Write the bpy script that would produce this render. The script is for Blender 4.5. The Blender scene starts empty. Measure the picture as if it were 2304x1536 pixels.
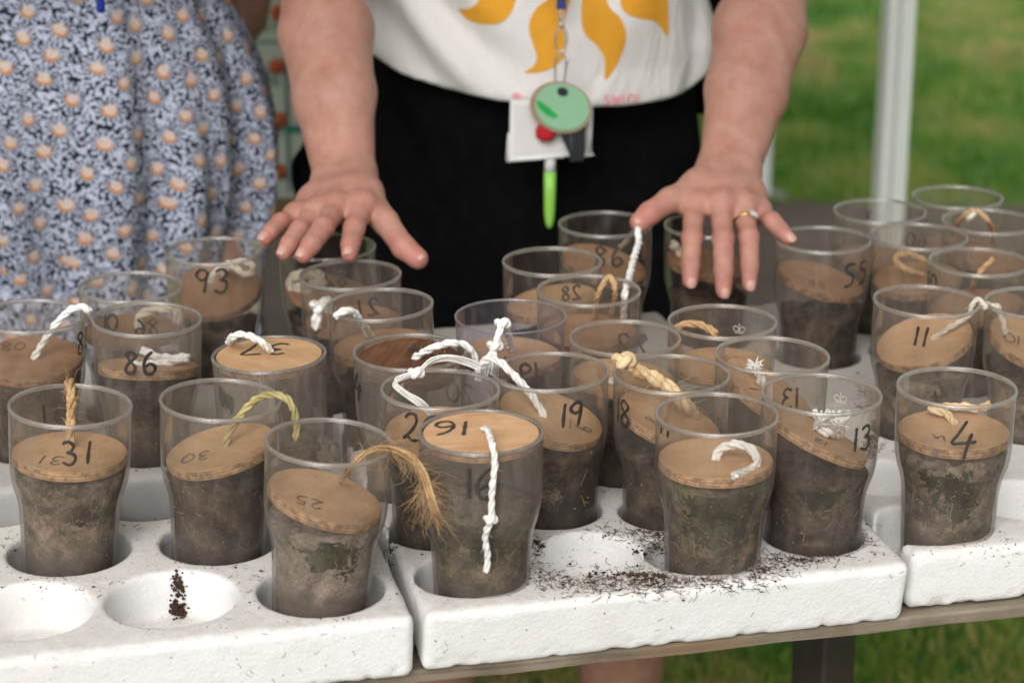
import bpy, math, random
import numpy as np
from mathutils import Vector, Matrix
from mathutils.bvhtree import BVHTree

random.seed(7)
RNG = np.random.default_rng(11)
SC = bpy.context.scene
COL = SC.collection
PI = math.pi

# ------------------------------------------------------------------ camera
F, CAMZ, PITCH = 4900.0, 1.449, math.radians(18.5)
cam = bpy.data.cameras.new('camera')
cam.sensor_width = 36.0
cam.lens = F / 2304 * 36.0
cam.clip_start, cam.clip_end = 0.05, 400
cam.dof.use_dof = True
cam.dof.focus_distance = 1.60
cam.dof.aperture_fstop = 6.0
cam.dof.aperture_blades = 9
camo = bpy.data.objects.new('camera', cam)
COL.objects.link(camo)
camo.location = (0, 0, CAMZ)
camo.rotation_euler = (PI / 2 - PITCH, 0, 0)
SC.camera = camo

# ------------------------------------------------------------------ sky, sun, exposure
SUN_EL, SUN_AZ = math.radians(38), math.radians(194)      # azimuth clockwise from +Y: behind the camera, to its left
wd = bpy.data.worlds.new('World')
SC.world = wd
wd.use_nodes = True
nt = wd.node_tree
sky = nt.nodes.new('ShaderNodeTexSky')
sky.sky_type = 'NISHITA'
sky.sun_disc = False
sky.sun_elevation, sky.sun_rotation = SUN_EL, SUN_AZ
sky.dust_density = 4.0
sky.air_density = 1.0
hs = nt.nodes.new('ShaderNodeHueSaturation')
hs.inputs['Saturation'].default_value = 0.06             # overcast: a grey sky
nt.links.new(sky.outputs[0], hs.inputs['Color'])
bg = nt.nodes['Background']
nt.links.new(hs.outputs[0], bg.inputs[0])
bg.inputs[1].default_value = 0.13
sl = bpy.data.lights.new('sun', 'SUN')
sl.energy = 1.0
sl.angle = math.radians(40)
sl.color = (1.0, 0.97, 0.95)
so = bpy.data.objects.new('sun', sl)
COL.objects.link(so)
sdir = Vector((math.sin(SUN_AZ) * math.cos(SUN_EL), math.cos(SUN_AZ) * math.cos(SUN_EL), math.sin(SUN_EL)))
so.rotation_euler = sdir.to_track_quat('Z', 'Y').to_euler()
so.location = (-3, -6, 6)
SC.view_settings.view_transform = 'Standard'
SC.view_settings.look = 'None'
SC.view_settings.gamma = 1.0
SC.view_settings.exposure = 0.32
SC.cycles.transparent_max_bounces = 48
SC.cycles.max_bounces = 10
SC.cycles.use_denoising = True
SC.cycles.caustics_reflective = False
SC.cycles.caustics_refractive = False

# ------------------------------------------------------------------ helpers
RIMZ = 0.915          # height of the tumbler rims above the ground
TOPZ = 0.805          # top of the foam trays
GH = 0.145            # height of a tumbler
TH = math.radians(13.5)
CT, ST = math.cos(TH), math.sin(TH)
CP, SP = math.cos(PITCH), math.sin(PITCH)
CAM = Vector((0, 0, CAMZ))


def ray(px, py):
    u, v = (px - 1152) / F, (py - 768) / F
    return Vector((u, CP - v * SP, -SP - v * CP))


def at(px, py, Y):
    """the point of the place seen at a pixel of the photograph, at a given distance Y"""
    d = ray(px, py)
    return CAM + d * (Y / d.y)


def on(px, py, z):
    d = ray(px, py)
    return CAM + d * ((z - CAMZ) / d.z)


def tab(u, w, z=0.0):
    """table frame to world"""
    return Vector((u * CT - w * ST, u * ST + w * CT, z))


def untab(p):
    return (p[0] * CT + p[1] * ST, -p[0] * ST + p[1] * CT)


def tag(o, label=None, cat=None, group=None, kind=None):
    if label: o['label'] = label
    if cat: o['category'] = cat
    if group: o['group'] = group
    if kind: o['kind'] = kind
    return o


def empty(name, loc=(0, 0, 0)):
    o = bpy.data.objects.new(name, None)
    o.empty_display_size = 0.02
    COL.objects.link(o)
    o.location = loc
    return o


def link(name, me, parent=None, mat=None):
    o = bpy.data.objects.new(name, me)
    COL.objects.link(o)
    if mat is not None and not me.materials:
        me.materials.append(mat)
    if parent is not None:
        o.parent = parent
    return o


def np_mesh(name, V, Q, smooth=True):
    """mesh from numpy vertices and equal-sided faces"""
    V = np.asarray(V, np.float32)
    Q = np.asarray(Q, np.int32)
    k = Q.shape[1]
    me = bpy.data.meshes.new(name)
    me.vertices.add(len(V))
    me.vertices.foreach_set('co', V.ravel())
    me.loops.add(Q.size)
    me.loops.foreach_set('vertex_index', Q.ravel())
    me.polygons.add(len(Q))
    me.polygons.foreach_set('loop_start', np.arange(0, Q.size, k, dtype=np.int32))
    me.polygons.foreach_set('loop_total', np.full(len(Q), k, np.int32))
    if smooth:
        me.polygons.foreach_set('use_smooth', np.ones(len(Q), bool))
    me.update(calc_edges=True)
    me.validate()
    return me


class MB:
    def __init__(s):
        s.v, s.f = [], []

    def add(s, vs, fs):
        n = len(s.v)
        s.v += [tuple(p) for p in vs]
        s.f += [tuple(i + n for i in f) for f in fs]

    def box(s, c, d, M=None):
        x, y, z = d[0] / 2, d[1] / 2, d[2] / 2
        vs = [Vector((sx * x, sy * y, sz * z)) for sz in (-1, 1) for sy in (-1, 1) for sx in (-1, 1)]
        if M is not None: vs = [M @ p for p in vs]
        vs = [p + Vector(c) for p in vs]
        s.add(vs, [(0, 2, 3, 1), (4, 5, 7, 6), (0, 1, 5, 4), (2, 6, 7, 3), (0, 4, 6, 2), (1, 3, 7, 5)])

    def tube(s, pts, rad, sides=6, cap=True):
        pts = [Vector(p) for p in pts]
        n = len(pts)
        if n < 2: return
        rr = rad if hasattr(rad, '__len__') else [rad] * n
        t0 = (pts[1] - pts[0]).normalized()
        a = t0.orthogonal().normalized()
        vs = []
        for i, p in enumerate(pts):
            t = (pts[min(i + 1, n - 1)] - pts[max(i - 1, 0)])
            t = t.normalized() if t.length > 1e-9 else t0
            a = (a - t * a.dot(t))
            a = a.normalized() if a.length > 1e-6 else t.orthogonal().normalized()
            b = t.cross(a)
            for k in range(sides):
                w = 2 * PI * k / sides
                vs.append(p + (a * math.cos(w) + b * math.sin(w)) * rr[i])
        fs = []
        for i in range(n - 1):
            for k in range(sides):
                k2 = (k + 1) % sides
                fs.append((i * sides + k, i * sides + k2, (i + 1) * sides + k2, (i + 1) * sides + k))
        if cap:
            fs.append(tuple(range(sides - 1, -1, -1)))
            fs.append(tuple((n - 1) * sides + k for k in range(sides)))
        s.add(vs, fs)

    def lathe(s, prof, seg=48, closed=False, M=None):
        vs = []
        for r, z in prof:
            for k in range(seg):
                w = 2 * PI * k / seg
                vs.append(Vector((r * math.cos(w), r * math.sin(w), z)))
        m = len(prof)
        fs = []
        for i in range(m if closed else m - 1):
            j = (i + 1) % m
            for k in range(seg):
                k2 = (k + 1) % seg
                fs.append((i * seg + k, i * seg + k2, j * seg + k2, j * seg + k))
        if M is not None: vs = [M @ p for p in vs]
        s.add(vs, fs)

    def mesh(s, name, smooth=False):
        me = bpy.data.meshes.new(name)
        me.from_pydata(s.v, [], s.f)
        if smooth:
            me.polygons.foreach_set('use_smooth', np.ones(len(me.polygons), bool))
        me.update()
        return me

    def build(s, name, mat, parent=None, smooth=False):
        return link(name, s.mesh(name, smooth), parent, mat)


def catmull(pts, step):
    P = [Vector(p) for p in pts]
    if len(P) == 2:
        n = max(2, int((P[1] - P[0]).length / step) + 1)
        return [P[0].lerp(P[1], i / n) for i in range(n + 1)]
    P = [P[0] * 2 - P[1]] + P + [P[-1] * 2 - P[-2]]
    out = []
    for i in range(1, len(P) - 2):
        a, b, c, d = P[i - 1], P[i], P[i + 1], P[i + 2]
        n = max(2, int((c - b).length / step) + 1)
        for k in range(n):
            t = k / n
            out.append(0.5 * (2 * b + (c - a) * t + (2 * a - 5 * b + 4 * c - d) * t * t + (3 * b - a - 3 * c + d) * t ** 3))
    out.append(P[-2])
    return out


# --- value noise on a lattice, for shapes
_LAT = RNG.random((48, 48, 48)).astype(np.float32) * 2 - 1


def vnoise(x, y, z):
    x, y, z = np.broadcast_arrays(np.asarray(x, np.float32), np.asarray(y, np.float32), np.asarray(z, np.float32))
    xi, yi, zi = np.floor(x).astype(np.int32), np.floor(y).astype(np.int32), np.floor(z).astype(np.int32)
    fx, fy, fz = x - xi, y - yi, z - zi
    fx, fy, fz = fx * fx * (3 - 2 * fx), fy * fy * (3 - 2 * fy), fz * fz * (3 - 2 * fz)
    L = _LAT
    m = 48
    x0, y0, z0 = xi % m, yi % m, zi % m
    x1, y1, z1 = (xi + 1) % m, (yi + 1) % m, (zi + 1) % m
    a = L[x0, y0, z0] * (1 - fx) + L[x1, y0, z0] * fx
    b = L[x0, y1, z0] * (1 - fx) + L[x1, y1, z0] * fx
    c = L[x0, y0, z1] * (1 - fx) + L[x1, y0, z1] * fx
    d = L[x0, y1, z1] * (1 - fx) + L[x1, y1, z1] * fx
    return (a * (1 - fy) + b * fy) * (1 - fz) + (c * (1 - fy) + d * fy) * fz


def smin(a, b, k):
    h = np.clip(0.5 + 0.5 * (b - a) / k, 0, 1)
    return b * (1 - h) + a * h - k * h * (1 - h)


def smax(a, b, k):
    return -smin(-a, -b, k)


def surface_nets(Fd, org, h):
    s = Fd < 0
    nx, ny, nz = Fd.shape
    cnt = np.zeros((nx - 1, ny - 1, nz - 1), np.uint8)
    for i in (0, 1):
        for j in (0, 1):
            for k in (0, 1):
                cnt += s[i:nx - 1 + i, j:ny - 1 + j, k:nz - 1 + k]
    act = (cnt > 0) & (cnt < 8)
    idx = np.argwhere(act)
    vid = np.full(act.shape, -1, np.int32)
    vid[act] = np.arange(len(idx), dtype=np.int32)
    acc = np.zeros((len(idx), 3))
    num = np.zeros(len(idx))
    cs = [(i, j, k) for i in (0, 1) for j in (0, 1) for k in (0, 1)]
    for a in cs:
        for b in cs:
            if a < b and sum(abs(p - q) for p, q in zip(a, b)) == 1:
                fa = Fd[idx[:, 0] + a[0], idx[:, 1] + a[1], idx[:, 2] + a[2]]
                fb = Fd[idx[:, 0] + b[0], idx[:, 1] + b[1], idx[:, 2] + b[2]]
                m = (fa < 0) != (fb < 0)
                t = fa[m] / (fa[m] - fb[m])
                acc[m] += np.array(a) + t[:, None] * (np.array(b) - np.array(a))
                num[m] += 1
    V = (idx + acc / num[:, None]) * h + np.asarray(org)
    Q = []
    for ax in range(3):
        A = np.moveaxis(s, ax, 0)
        e = np.argwhere(A[:-1] != A[1:])
        b1, b2 = (1, 2) if ax == 0 else ((0, 2) if ax == 1 else (0, 1))
        n1, n2 = A.shape[1] - 1, A.shape[2] - 1
        e = e[(e[:, 1] > 0) & (e[:, 1] < n1) & (e[:, 2] > 0) & (e[:, 2] < n2)]
        ins = A[e[:, 0], e[:, 1], e[:, 2]]

        def cell(o1, o2):
            c = np.zeros((len(e), 3), np.int32)
            c[:, ax] = e[:, 0]
            c[:, b1] = e[:, 1] + o1
            c[:, b2] = e[:, 2] + o2
            return vid[c[:, 0], c[:, 1], c[:, 2]]
        q = np.stack([cell(-1, -1), cell(0, -1), cell(0, 0), cell(-1, 0)], 1)
        flip = ins if ax != 1 else ~ins
        q[~flip] = q[~flip][:, ::-1]
        Q.append(q)
    return V, np.concatenate(Q)


class Field:
    """a distance field on a grid, meshed by surface nets"""
    def __init__(s, lo, hi, h):
        s.lo, s.h = np.array(lo, float), h
        s.n = np.ceil((np.array(hi) - s.lo) / h).astype(int) + 1
        s.F = np.full(s.n, 0.05, np.float32)

    def axes(s, sl=None):
        r = []
        for a in range(3):
            x = s.lo[a] + s.h * np.arange(s.n[a], dtype=np.float32)
            if sl: x = x[sl[a]]
            sh = [1, 1, 1]; sh[a] = -1
            r.append(x.reshape(sh).astype(np.float32))
        return r

    def cap(s, a, b, ra, rb, k):
        a, b = np.array(a, float), np.array(b, float)
        m = max(ra, rb) + k + 3 * s.h
        i0 = np.clip(np.floor((np.minimum(a, b) - m - s.lo) / s.h).astype(int), 0, s.n - 1)
        i1 = np.clip(np.ceil((np.maximum(a, b) + m - s.lo) / s.h).astype(int) + 1, 1, s.n)
        if np.any(i1 <= i0): return
        sl = tuple(slice(p, q) for p, q in zip(i0, i1))
        X, Y, Z = s.axes(sl)
        d = b - a
        L = float(d @ d) + 1e-12
        t = np.clip(((X - a[0]) * d[0] + (Y - a[1]) * d[1] + (Z - a[2]) * d[2]) / L, 0, 1)
        D = np.sqrt((X - a[0] - t * d[0]) ** 2 + (Y - a[1] - t * d[1]) ** 2 + (Z - a[2] - t * d[2]) ** 2) - (ra + (rb - ra) * t)
        s.F[sl] = smin(s.F[sl], D.astype(np.float32), k)

    def chain(s, pts, rad, k, k0=None):
        for i in range(len(pts) - 1):
            s.cap(pts[i], pts[i + 1], rad[i], rad[i + 1], (k0 if (i == 0 and k0) else k))

    def nets(s):
        return surface_nets(s.F, s.lo, s.h)


# ------------------------------------------------------------------ materials
class NT:
    def __init__(s, name):
        s.m = bpy.data.materials.new(name)
        s.m.use_nodes = True
        s.t = s.m.node_tree
        s.t.nodes.clear()
        s.out = s.t.nodes.new('ShaderNodeOutputMaterial')

    def n(s, typ, ins=None, **kw):
        o = s.t.nodes.new('ShaderNode' + typ)
        for k, v in kw.items(): setattr(o, k, v)
        for k, v in (ins or {}).items(): s.set(o.inputs[k], v)
        return o

    def set(s, sock, v):
        if hasattr(v, 'is_linked'): s.t.links.new(v, sock)
        elif hasattr(v, 'outputs'): s.t.links.new(v.outputs[0], sock)
        elif isinstance(v, tuple) and len(v) == 3 and sock.type == 'RGBA': sock.default_value = v + (1,)
        else: sock.default_value = v

    def math(s, op, a, b=0.0, c=0.0, clamp=False):
        o = s.n('Math', {0: a, 1: b, 2: c}, operation=op)
        o.use_clamp = clamp
        return o.outputs[0]

    def obj(s): return s.n('TexCoord').outputs['Object']

    def noise(s, vec, scale, detail=3, rough=0.55, dist=0.0, out=0):
        return s.n('TexNoise', {'Vector': vec, 'Scale': scale, 'Detail': detail, 'Roughness': rough, 'Distortion': dist}).outputs[out]

    def mapv(s, vec, scale=(1, 1, 1), loc=(0, 0, 0), rot=(0, 0, 0)):
        return s.n('Mapping', {'Vector': vec, 'Scale': scale, 'Location': loc, 'Rotation': rot}).outputs[0]

    def ramp(s, fac, stops, interp='LINEAR'):
        o = s.n('ValToRGB', {'Fac': fac})
        cr = o.color_ramp
        cr.interpolation = interp
        while len(cr.elements) < len(stops): cr.elements.new(0.5)
        for e, (p, c) in zip(cr.elements, stops):
            e.position = p
            e.color = (c[0], c[1], c[2], 1) if hasattr(c, '__len__') else (c, c, c, 1)
        return o.outputs[0]

    def mix(s, fac, a, b, typ='MIX'):
        o = s.n('MixRGB', {'Fac': fac, 'Color1': a, 'Color2': b}, blend_type=typ)
        return o.outputs[0]

    def bump(s, hgt, strength, dist):
        return s.n('Bump', {'Height': hgt, 'Strength': strength, 'Distance': dist}).outputs[0]

    def pbr(s, **kw):
        o = s.n('BsdfPrincipled')
        for k, v in kw.items():
            s.set(o.inputs[k.replace('_', ' ')], v)
        s.t.links.new(o.outputs[0], s.out.inputs[0])
        return s.m


def plain(name, col, rough=0.6, metal=0.0, var=0.12, scale=60, bump=0.0, spec=0.5):
    t = NT(name)
    c = t.noise(t.obj(), scale, 4)
    k = t.ramp(c, [(0.3, tuple(x * (1 - var) for x in col)), (0.7, tuple(min(1, x * (1 + var)) for x in col))])
    kw = dict(Base_Color=k, Roughness=rough, Metallic=metal, Specular_IOR_Level=spec)
    if bump:
        kw['Normal'] = t.bump(t.noise(t.obj(), scale * 6, 3), bump, 0.001)
    return t.pbr(**kw)


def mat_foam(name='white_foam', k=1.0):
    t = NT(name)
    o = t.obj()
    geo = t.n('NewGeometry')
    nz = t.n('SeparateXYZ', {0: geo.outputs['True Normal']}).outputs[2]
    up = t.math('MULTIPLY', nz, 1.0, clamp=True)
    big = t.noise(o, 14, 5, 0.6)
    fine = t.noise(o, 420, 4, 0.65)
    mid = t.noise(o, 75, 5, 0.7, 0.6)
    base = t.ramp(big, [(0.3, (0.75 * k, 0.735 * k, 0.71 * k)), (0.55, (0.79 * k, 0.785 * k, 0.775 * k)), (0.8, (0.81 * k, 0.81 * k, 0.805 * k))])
    film = t.ramp(mid, [(0.40, 0.0), (0.75, 1.0)])
    film = t.math('MULTIPLY', film, t.math('MULTIPLY_ADD', up, 0.48, 0.03))
    c = t.mix(film, base, (0.48, 0.41, 0.34))
    film2 = t.math('MULTIPLY', up, 0.34)
    c = t.mix(film2, c, (0.53, 0.465, 0.405))
    sp = t.ramp(fine, [(0.61, 0.0), (0.69, 1.0)])
    spk = t.math('MULTIPLY', sp, t.math('MULTIPLY_ADD', t.ramp(t.noise(o, 24, 3), [(0.38, 0.0), (0.62, 1.0)]), t.math('MULTIPLY_ADD', up, 0.75, 0.0), 0.03))
    c = t.mix(spk, c, (0.10, 0.065, 0.045))
    bead = t.n('TexVoronoi', {'Vector': o, 'Scale': 330.0}, feature='F1').outputs['Distance']
    hg = t.math('ADD', t.math('MULTIPLY', bead, -0.9), t.math('MULTIPLY', mid, 0.25))
    be = t.n('TexVoronoi', {'Vector': o, 'Scale': 300.0}, feature='DISTANCE_TO_EDGE').outputs['Distance']
    c = t.mix(t.ramp(be, [(0.0, 0.14), (0.12, 0.0)]), c, (0.42, 0.39, 0.36))
    return t.pbr(Base_Color=c, Roughness=0.75, Specular_IOR_Level=0.25, Subsurface_Weight=0.15, Subsurface_Radius=(0.004, 0.004, 0.004), Subsurface_Scale=1.0,
                 Normal=t.bump(hg, 0.30, 0.0010))


def mat_glass(name, tint=(0.93, 0.915, 0.89), dustc=(0.50, 0.425, 0.365), dust=1.0, edge=(0.42, 0.39, 0.36)):
    t = NT(name)
    info = t.n('ObjectInfo')
    o = t.obj()
    off = t.n('VectorMath', {0: o, 1: t.n('CombineXYZ', {0: t.math('MULTIPLY', info.outputs['Random'], 9.0), 1: 0.0, 2: t.math('MULTIPLY', info.outputs['Random'], 5.0)}).outputs[0]}, operation='ADD').outputs[0]
    z = t.n('SeparateXYZ', {0: o}).outputs[2]
    low = t.ramp(t.math('MULTIPLY', z, 1 / GH), [(0.0, 1.0), (0.18, 0.78), (0.50, 0.50), (0.60, 0.14), (1.0, 0.08)])
    streak = t.noise(t.mapv(off, (1, 1, 0.22)), 95, 5, 0.62, 0.3)
    blot = t.noise(off, 38, 5, 0.65, 0.5)
    fine = t.noise(off, 700, 3, 0.7)
    oc = t.n('SeparateColor', {0: info.outputs['Color']})
    low = t.math('MULTIPLY', low, oc.outputs[0])
    m = t.math('MULTIPLY', t.ramp(blot, [(0.40, 0.30), (0.60, 1.0)]), low)
    m = t.math('MULTIPLY', m, 0.46)
    m = t.math('ADD', m, t.math('MULTIPLY', t.math('MULTIPLY', oc.outputs[1], t.ramp(t.math('MULTIPLY', z, 1 / GH), [(0.48, 0.3), (0.64, 1.0)])), t.math('MULTIPLY_ADD', t.ramp(streak, [(.35, 0.), (.65, 1.)]), 0.045, 0.052)))
    m = t.math('ADD', m, t.math('MULTIPLY', t.ramp(streak, [(0.5, 0.0), (0.8, 1.0)]), 0.16))
    m = t.math('ADD', m, t.math('MULTIPLY', t.ramp(fine, [(0.63, 0.0), (0.72, 1.0)]), t.math('MULTIPLY_ADD', low, 0.30, 0.16)))
    lw = t.n('LayerWeight', {'Blend': 0.35}).outputs['Facing']
    m = t.math('ADD', m, t.math('MULTIPLY', t.math('POWER', lw, 3.0), 0.38))  # more dust at grazing edges, which also paints in their pale glassy sheen
    m = t.math('MULTIPLY', m, dust, clamp=True)
    dc = t.mix(t.ramp(blot, [(0.4, 0.0), (0.7, 1.0)]), dustc, tuple(x * 0.62 for x in dustc))
    dif = t.n('BsdfDiffuse', {'Color': dc})
    trl = t.n('BsdfTranslucent', {'Color': dc})
    dd = t.n('MixShader', {0: 0.45, 1: dif.outputs[0], 2: trl.outputs[0]})
    ed = t.math('POWER', lw, 4.0)
    tc = t.mix(ed, tint, tuple(x * 0.62 for x in tint))
    tr = t.n('BsdfTransparent', {'Color': tc})
    a = t.n('MixShader', {0: m, 1: tr.outputs[0], 2: dd.outputs[0]})
    gl = t.n('BsdfGlossy', {'Color': (0.95, 0.95, 0.95), 'Roughness': 0.12, 'Normal': t.bump(blot, 0.04, 0.001)})
    fr = t.n('Fresnel', {'IOR': 1.42}).outputs[0]
    geo = t.n('NewGeometry').outputs['Backfacing']
    frs = t.math('MULTIPLY', t.math('MULTIPLY_ADD', geo, -0.6, 0.9), fr, clamp=True)
    lwf = t.n('LayerWeight', {'Blend': 0.17}).outputs['Fresnel']
    frs = t.math('MULTIPLY', lwf, t.math('MULTIPLY_ADD', geo, -0.55, 0.9), clamp=True)
    b = t.n('MixShader', {0: frs, 1: a.outputs[0], 2: gl.outputs[0]})
    t.t.links.new(b.outputs[0], t.out.inputs[0])
    return t.m


def mat_rim(name, col=(0.93, 0.915, 0.89)):
    t = NT(name)
    g = t.n('BsdfGlass', {'Color': col, 'Roughness': 0.06, 'IOR': 1.46})
    tr = t.n('BsdfTransparent', {'Color': (0.92, 0.905, 0.88)})
    dif = t.n('BsdfDiffuse', {'Color': (0.80, 0.77, 0.74)})
    a = t.n('MixShader', {0: 0.50, 1: tr.outputs[0], 2: g.outputs[0]})
    n = t.noise(t.obj(), 160, 4)
    b = t.n('MixShader', {0: t.math('MULTIPLY_ADD', n, 0.10, 0.03), 1: a.outputs[0], 2: dif.outputs[0]})
    gl = t.n('BsdfGlossy', {'Color': (1, 1, 1), 'Roughness': 0.16})
    up = t.math('MULTIPLY_ADD', t.n('LayerWeight', {'Blend': 0.35}).outputs['Fresnel'], 0.42, 0.03, clamp=True)
    b = t.n('MixShader', {0: up, 1: b.outputs[0], 2: gl.outputs[0]})
    t.t.links.new(b.outputs[0], t.out.inputs[0])
    return t.m


def mat_wood(name, c0, c1, grain=1.0, rough=0.6):
    t = NT(name)
    info = t.n('ObjectInfo')
    o = t.n('VectorMath', {0: t.obj(), 1: t.n('CombineXYZ', {0: t.math('MULTIPLY', info.outputs['Random'], 3.0), 1: t.math('MULTIPLY', info.outputs['Random'], 7.0), 2: 0.0}).outputs[0]}, operation='ADD').outputs[0]
    g = t.noise(t.mapv(o, (12, 260, 40)), 1.0, 5, 0.6, 0.4)
    b = t.noise(o, 40, 4, 0.6)
    sp = t.noise(o, 500, 3, 0.6)
    f = t.math('MULTIPLY_ADD', t.math('SUBTRACT', g, 0.5), grain, b)
    c = t.ramp(f, [(0.25, c0), (0.75, c1)])
    tg = t.n('NewGeometry')
    ob_n = t.n('VectorTransform', {0: tg.outputs['True Normal']}, vector_type='NORMAL', convert_from='WORLD', convert_to='OBJECT').outputs[0]
    nz_ = t.math('ABSOLUTE', t.n('SeparateXYZ', {0: ob_n}).outputs[2])
    edge = t.ramp(nz_, [(0.45, 1.0), (0.75, 0.0)])
    zed = t.n('SeparateXYZ', {0: t.obj()}).outputs[2]
    ply = t.math('MULTIPLY_ADD', t.math('SINE', t.math('MULTIPLY', zed, 2600.0)), 0.5, 0.5)
    ec = t.mix(ply, tuple(x * 0.92 for x in c0), tuple(min(1, x * 1.10) for x in c1))
    ec = t.mix(t.ramp(t.noise(o, 130, 5, .7), [(.43, 0.), (.60, .8)]), ec, tuple(x * .28 for x in c0))
    c = t.mix(edge, c, ec)
    hue = t.math('MULTIPLY_ADD', info.outputs['Random'], 0.22, 0.88)
    c = t.n('HueSaturation', {'Color': c, 'Value': hue}).outputs[0]
    c = t.mix(t.math('MULTIPLY', t.ramp(sp, [(0.66, 0.0), (0.74, 1.0)]), 0.55), c, (0.10, 0.055, 0.03))
    st = t.ramp(t.noise(o, 24, 4, 0.7), [(0.55, 0.0), (0.75, 1.0)])
    c = t.mix(t.math('MULTIPLY', st, 0.42), c, tuple(x * 0.45 for x in c0))
    return t.pbr(Base_Color=c, Roughness=rough, Specular_IOR_Level=0.3, Normal=t.bump(t.math('ADD', g, t.math('MULTIPLY', sp, 0.5)), 0.25 * grain + 0.1, 0.0006))


def mat_skin(name='skin'):
    t = NT(name)
    o = t.obj()
    at_ = t.n('Attribute', attribute_name='blush')
    n1 = t.noise(o, 55, 4, 0.6)
    n2 = t.noise(o, 400, 3, 0.6)
    c = t.ramp(n1, [(0.3, (0.350, 0.160, 0.116)), (0.7, (0.450, 0.242, 0.186))])
    c = t.mix(t.math('MULTIPLY', at_.outputs['Fac'], 0.85), c, (0.48, 0.165, 0.140))
    c = t.mix(t.math('MULTIPLY', t.ramp(n2, [(0.6, 0.0), (0.75, 1.0)]), 0.12), c, (0.42, 0.20, 0.13))
    kx, km = t.n('Attribute', attribute_name='crease_x').outputs['Fac'], t.n('Attribute', attribute_name='crease_mask').outputs['Fac']
    cr = t.math('MULTIPLY', t.math('SINE', t.math('ADD', t.math('MULTIPLY', kx, 2400.0), t.math('MULTIPLY', t.noise(o, 220, 2), 5.0))), km)
    w = t.noise(o, 900, 2)
    pores = t.n('TexVoronoi', {'Vector': o, 'Scale': 620.0}, feature='F1').outputs['Distance']
    hgt = t.math('ADD', t.math('MULTIPLY', cr, 0.9), t.math('ADD', t.math('MULTIPLY', t.noise(o, 150, 5, .65), 1.9), t.math('ADD', w, t.math('MULTIPLY', pores, .6))))
    c = t.mix(t.math('MULTIPLY', t.math('MULTIPLY_ADD', cr, -.5, .0, clamp=True), .5), c, (0.33, 0.12, 0.09))
    c = t.mix(t.math('MULTIPLY', t.ramp(t.noise(o, 24, 3, .6), [(.5, 0.), (.7, 1.)]), .30), c, (0.44, 0.165, 0.13))
    return t.pbr(Base_Color=c, Roughness=0.47, Specular_IOR_Level=0.4, Subsurface_Weight=0.2, Subsurface_Radius=(0.010, 0.004, 0.002), Subsurface_Scale=0.4,
                 Normal=t.bump(hgt, 0.45, 0.0010))


def mat_soil(name, dark=(0.010, 0.007, 0.005), lit=(0.105, 0.070, 0.047), moss=0.0, base=0.75, pale=None):
    """soil pressed against the inside of a tumbler: damp and dark at the foot, blotched, specked, here and there mossy"""
    t = NT(name)
    info = t.n('ObjectInfo')
    ob = t.obj()
    rnd = info.outputs['Random']
    o = t.n('VectorMath', {0: ob, 1: t.n('CombineXYZ', {0: t.math('MULTIPLY', rnd, 8.0), 1: t.math('MULTIPLY', rnd, 3.0), 2: 0.0}).outputs[0]}, operation='ADD').outputs[0]
    z = t.n('SeparateXYZ', {0: ob}).outputs[2]
    A = t.noise(o, 34, 3, 0.6, 0.8)
    B = t.noise(o, 120, 6, 0.7, 0.3)
    C = t.noise(o, 520, 4, 0.7)
    f = t.math('ADD', t.math('MULTIPLY', A, 0.75), t.math('ADD', t.math('MULTIPLY', B, 0.65), t.math('MULTIPLY', C, 0.45)))
    f = t.math('SUBTRACT', f, 0.42)
    mid = tuple(d * .55 + l * .45 for d, l in zip(dark, lit))
    c = t.ramp(f, [(0.34, dark), (0.47, mid), (0.60, lit), (0.74, pale or tuple(min(1, x * 1.7) for x in lit))])
    if moss:
        mm = t.ramp(t.noise(o, 48, 5, 0.65, 0.5), [(0.56 - 0.2 * moss, 0.0), (0.68 - 0.16 * moss, 1.0)])
        gc = t.ramp(f, [(0.36, (0.012, 0.013, 0.006)), (0.52, (0.050, 0.052, 0.019)), (0.70, (0.135, 0.130, 0.052))])
        c = t.mix(t.math('MULTIPLY', mm, .9), c, gc)
    zz = t.math('ADD', z, t.math('MULTIPLY', t.math('SUBTRACT', A, 0.5), 0.05))
    damp = t.ramp(t.math('MULTIPLY', zz, 10.0), [(0.36, 1.0), (0.50, 0.0)])
    c = t.mix(t.math('MULTIPLY', damp, base), c, tuple(x * 0.9 for x in dark))
    sp = t.ramp(t.n('TexVoronoi', {'Vector': o, 'Scale': 190.0}, feature='F1').outputs['Distance'], [(0.10, 1.0), (0.16, 0.0)])
    sp = t.math('MULTIPLY', sp, t.ramp(B, [(0.5, 0.0), (0.56, 1.0)]))
    c = t.mix(t.math('MULTIPLY', sp, 0.7), c, (0.30, 0.215, 0.15))
    dk = t.ramp(t.n('TexVoronoi', {'Vector': o, 'Scale': 130.0}, feature='F1').outputs['Distance'], [(0.12, 1.0), (0.2, 0.0)])
    c = t.mix(t.math('MULTIPLY', dk, t.ramp(C, [(.45, 0.), (.55, .8)])), c, tuple(x * .6 for x in dark))
    return t.pbr(Base_Color=c, Roughness=0.9, Specular_IOR_Level=0.2, Normal=t.bump(f, 1.0, 0.003))


def mat_fibre(name, c0, c1, rough=0.85):
    t = NT(name)
    o = t.obj()
    n = t.noise(o, 600, 4, 0.7)
    n2 = t.noise(o, 60, 3)
    f = t.math('MULTIPLY_ADD', t.math('SUBTRACT', n, 0.5), 0.8, n2)
    return t.pbr(Base_Color=t.ramp(f, [(0.3, c0), (0.65, c1)]), Roughness=rough, Specular_IOR_Level=0.15, Normal=t.bump(n, 0.5, 0.0006))


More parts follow.
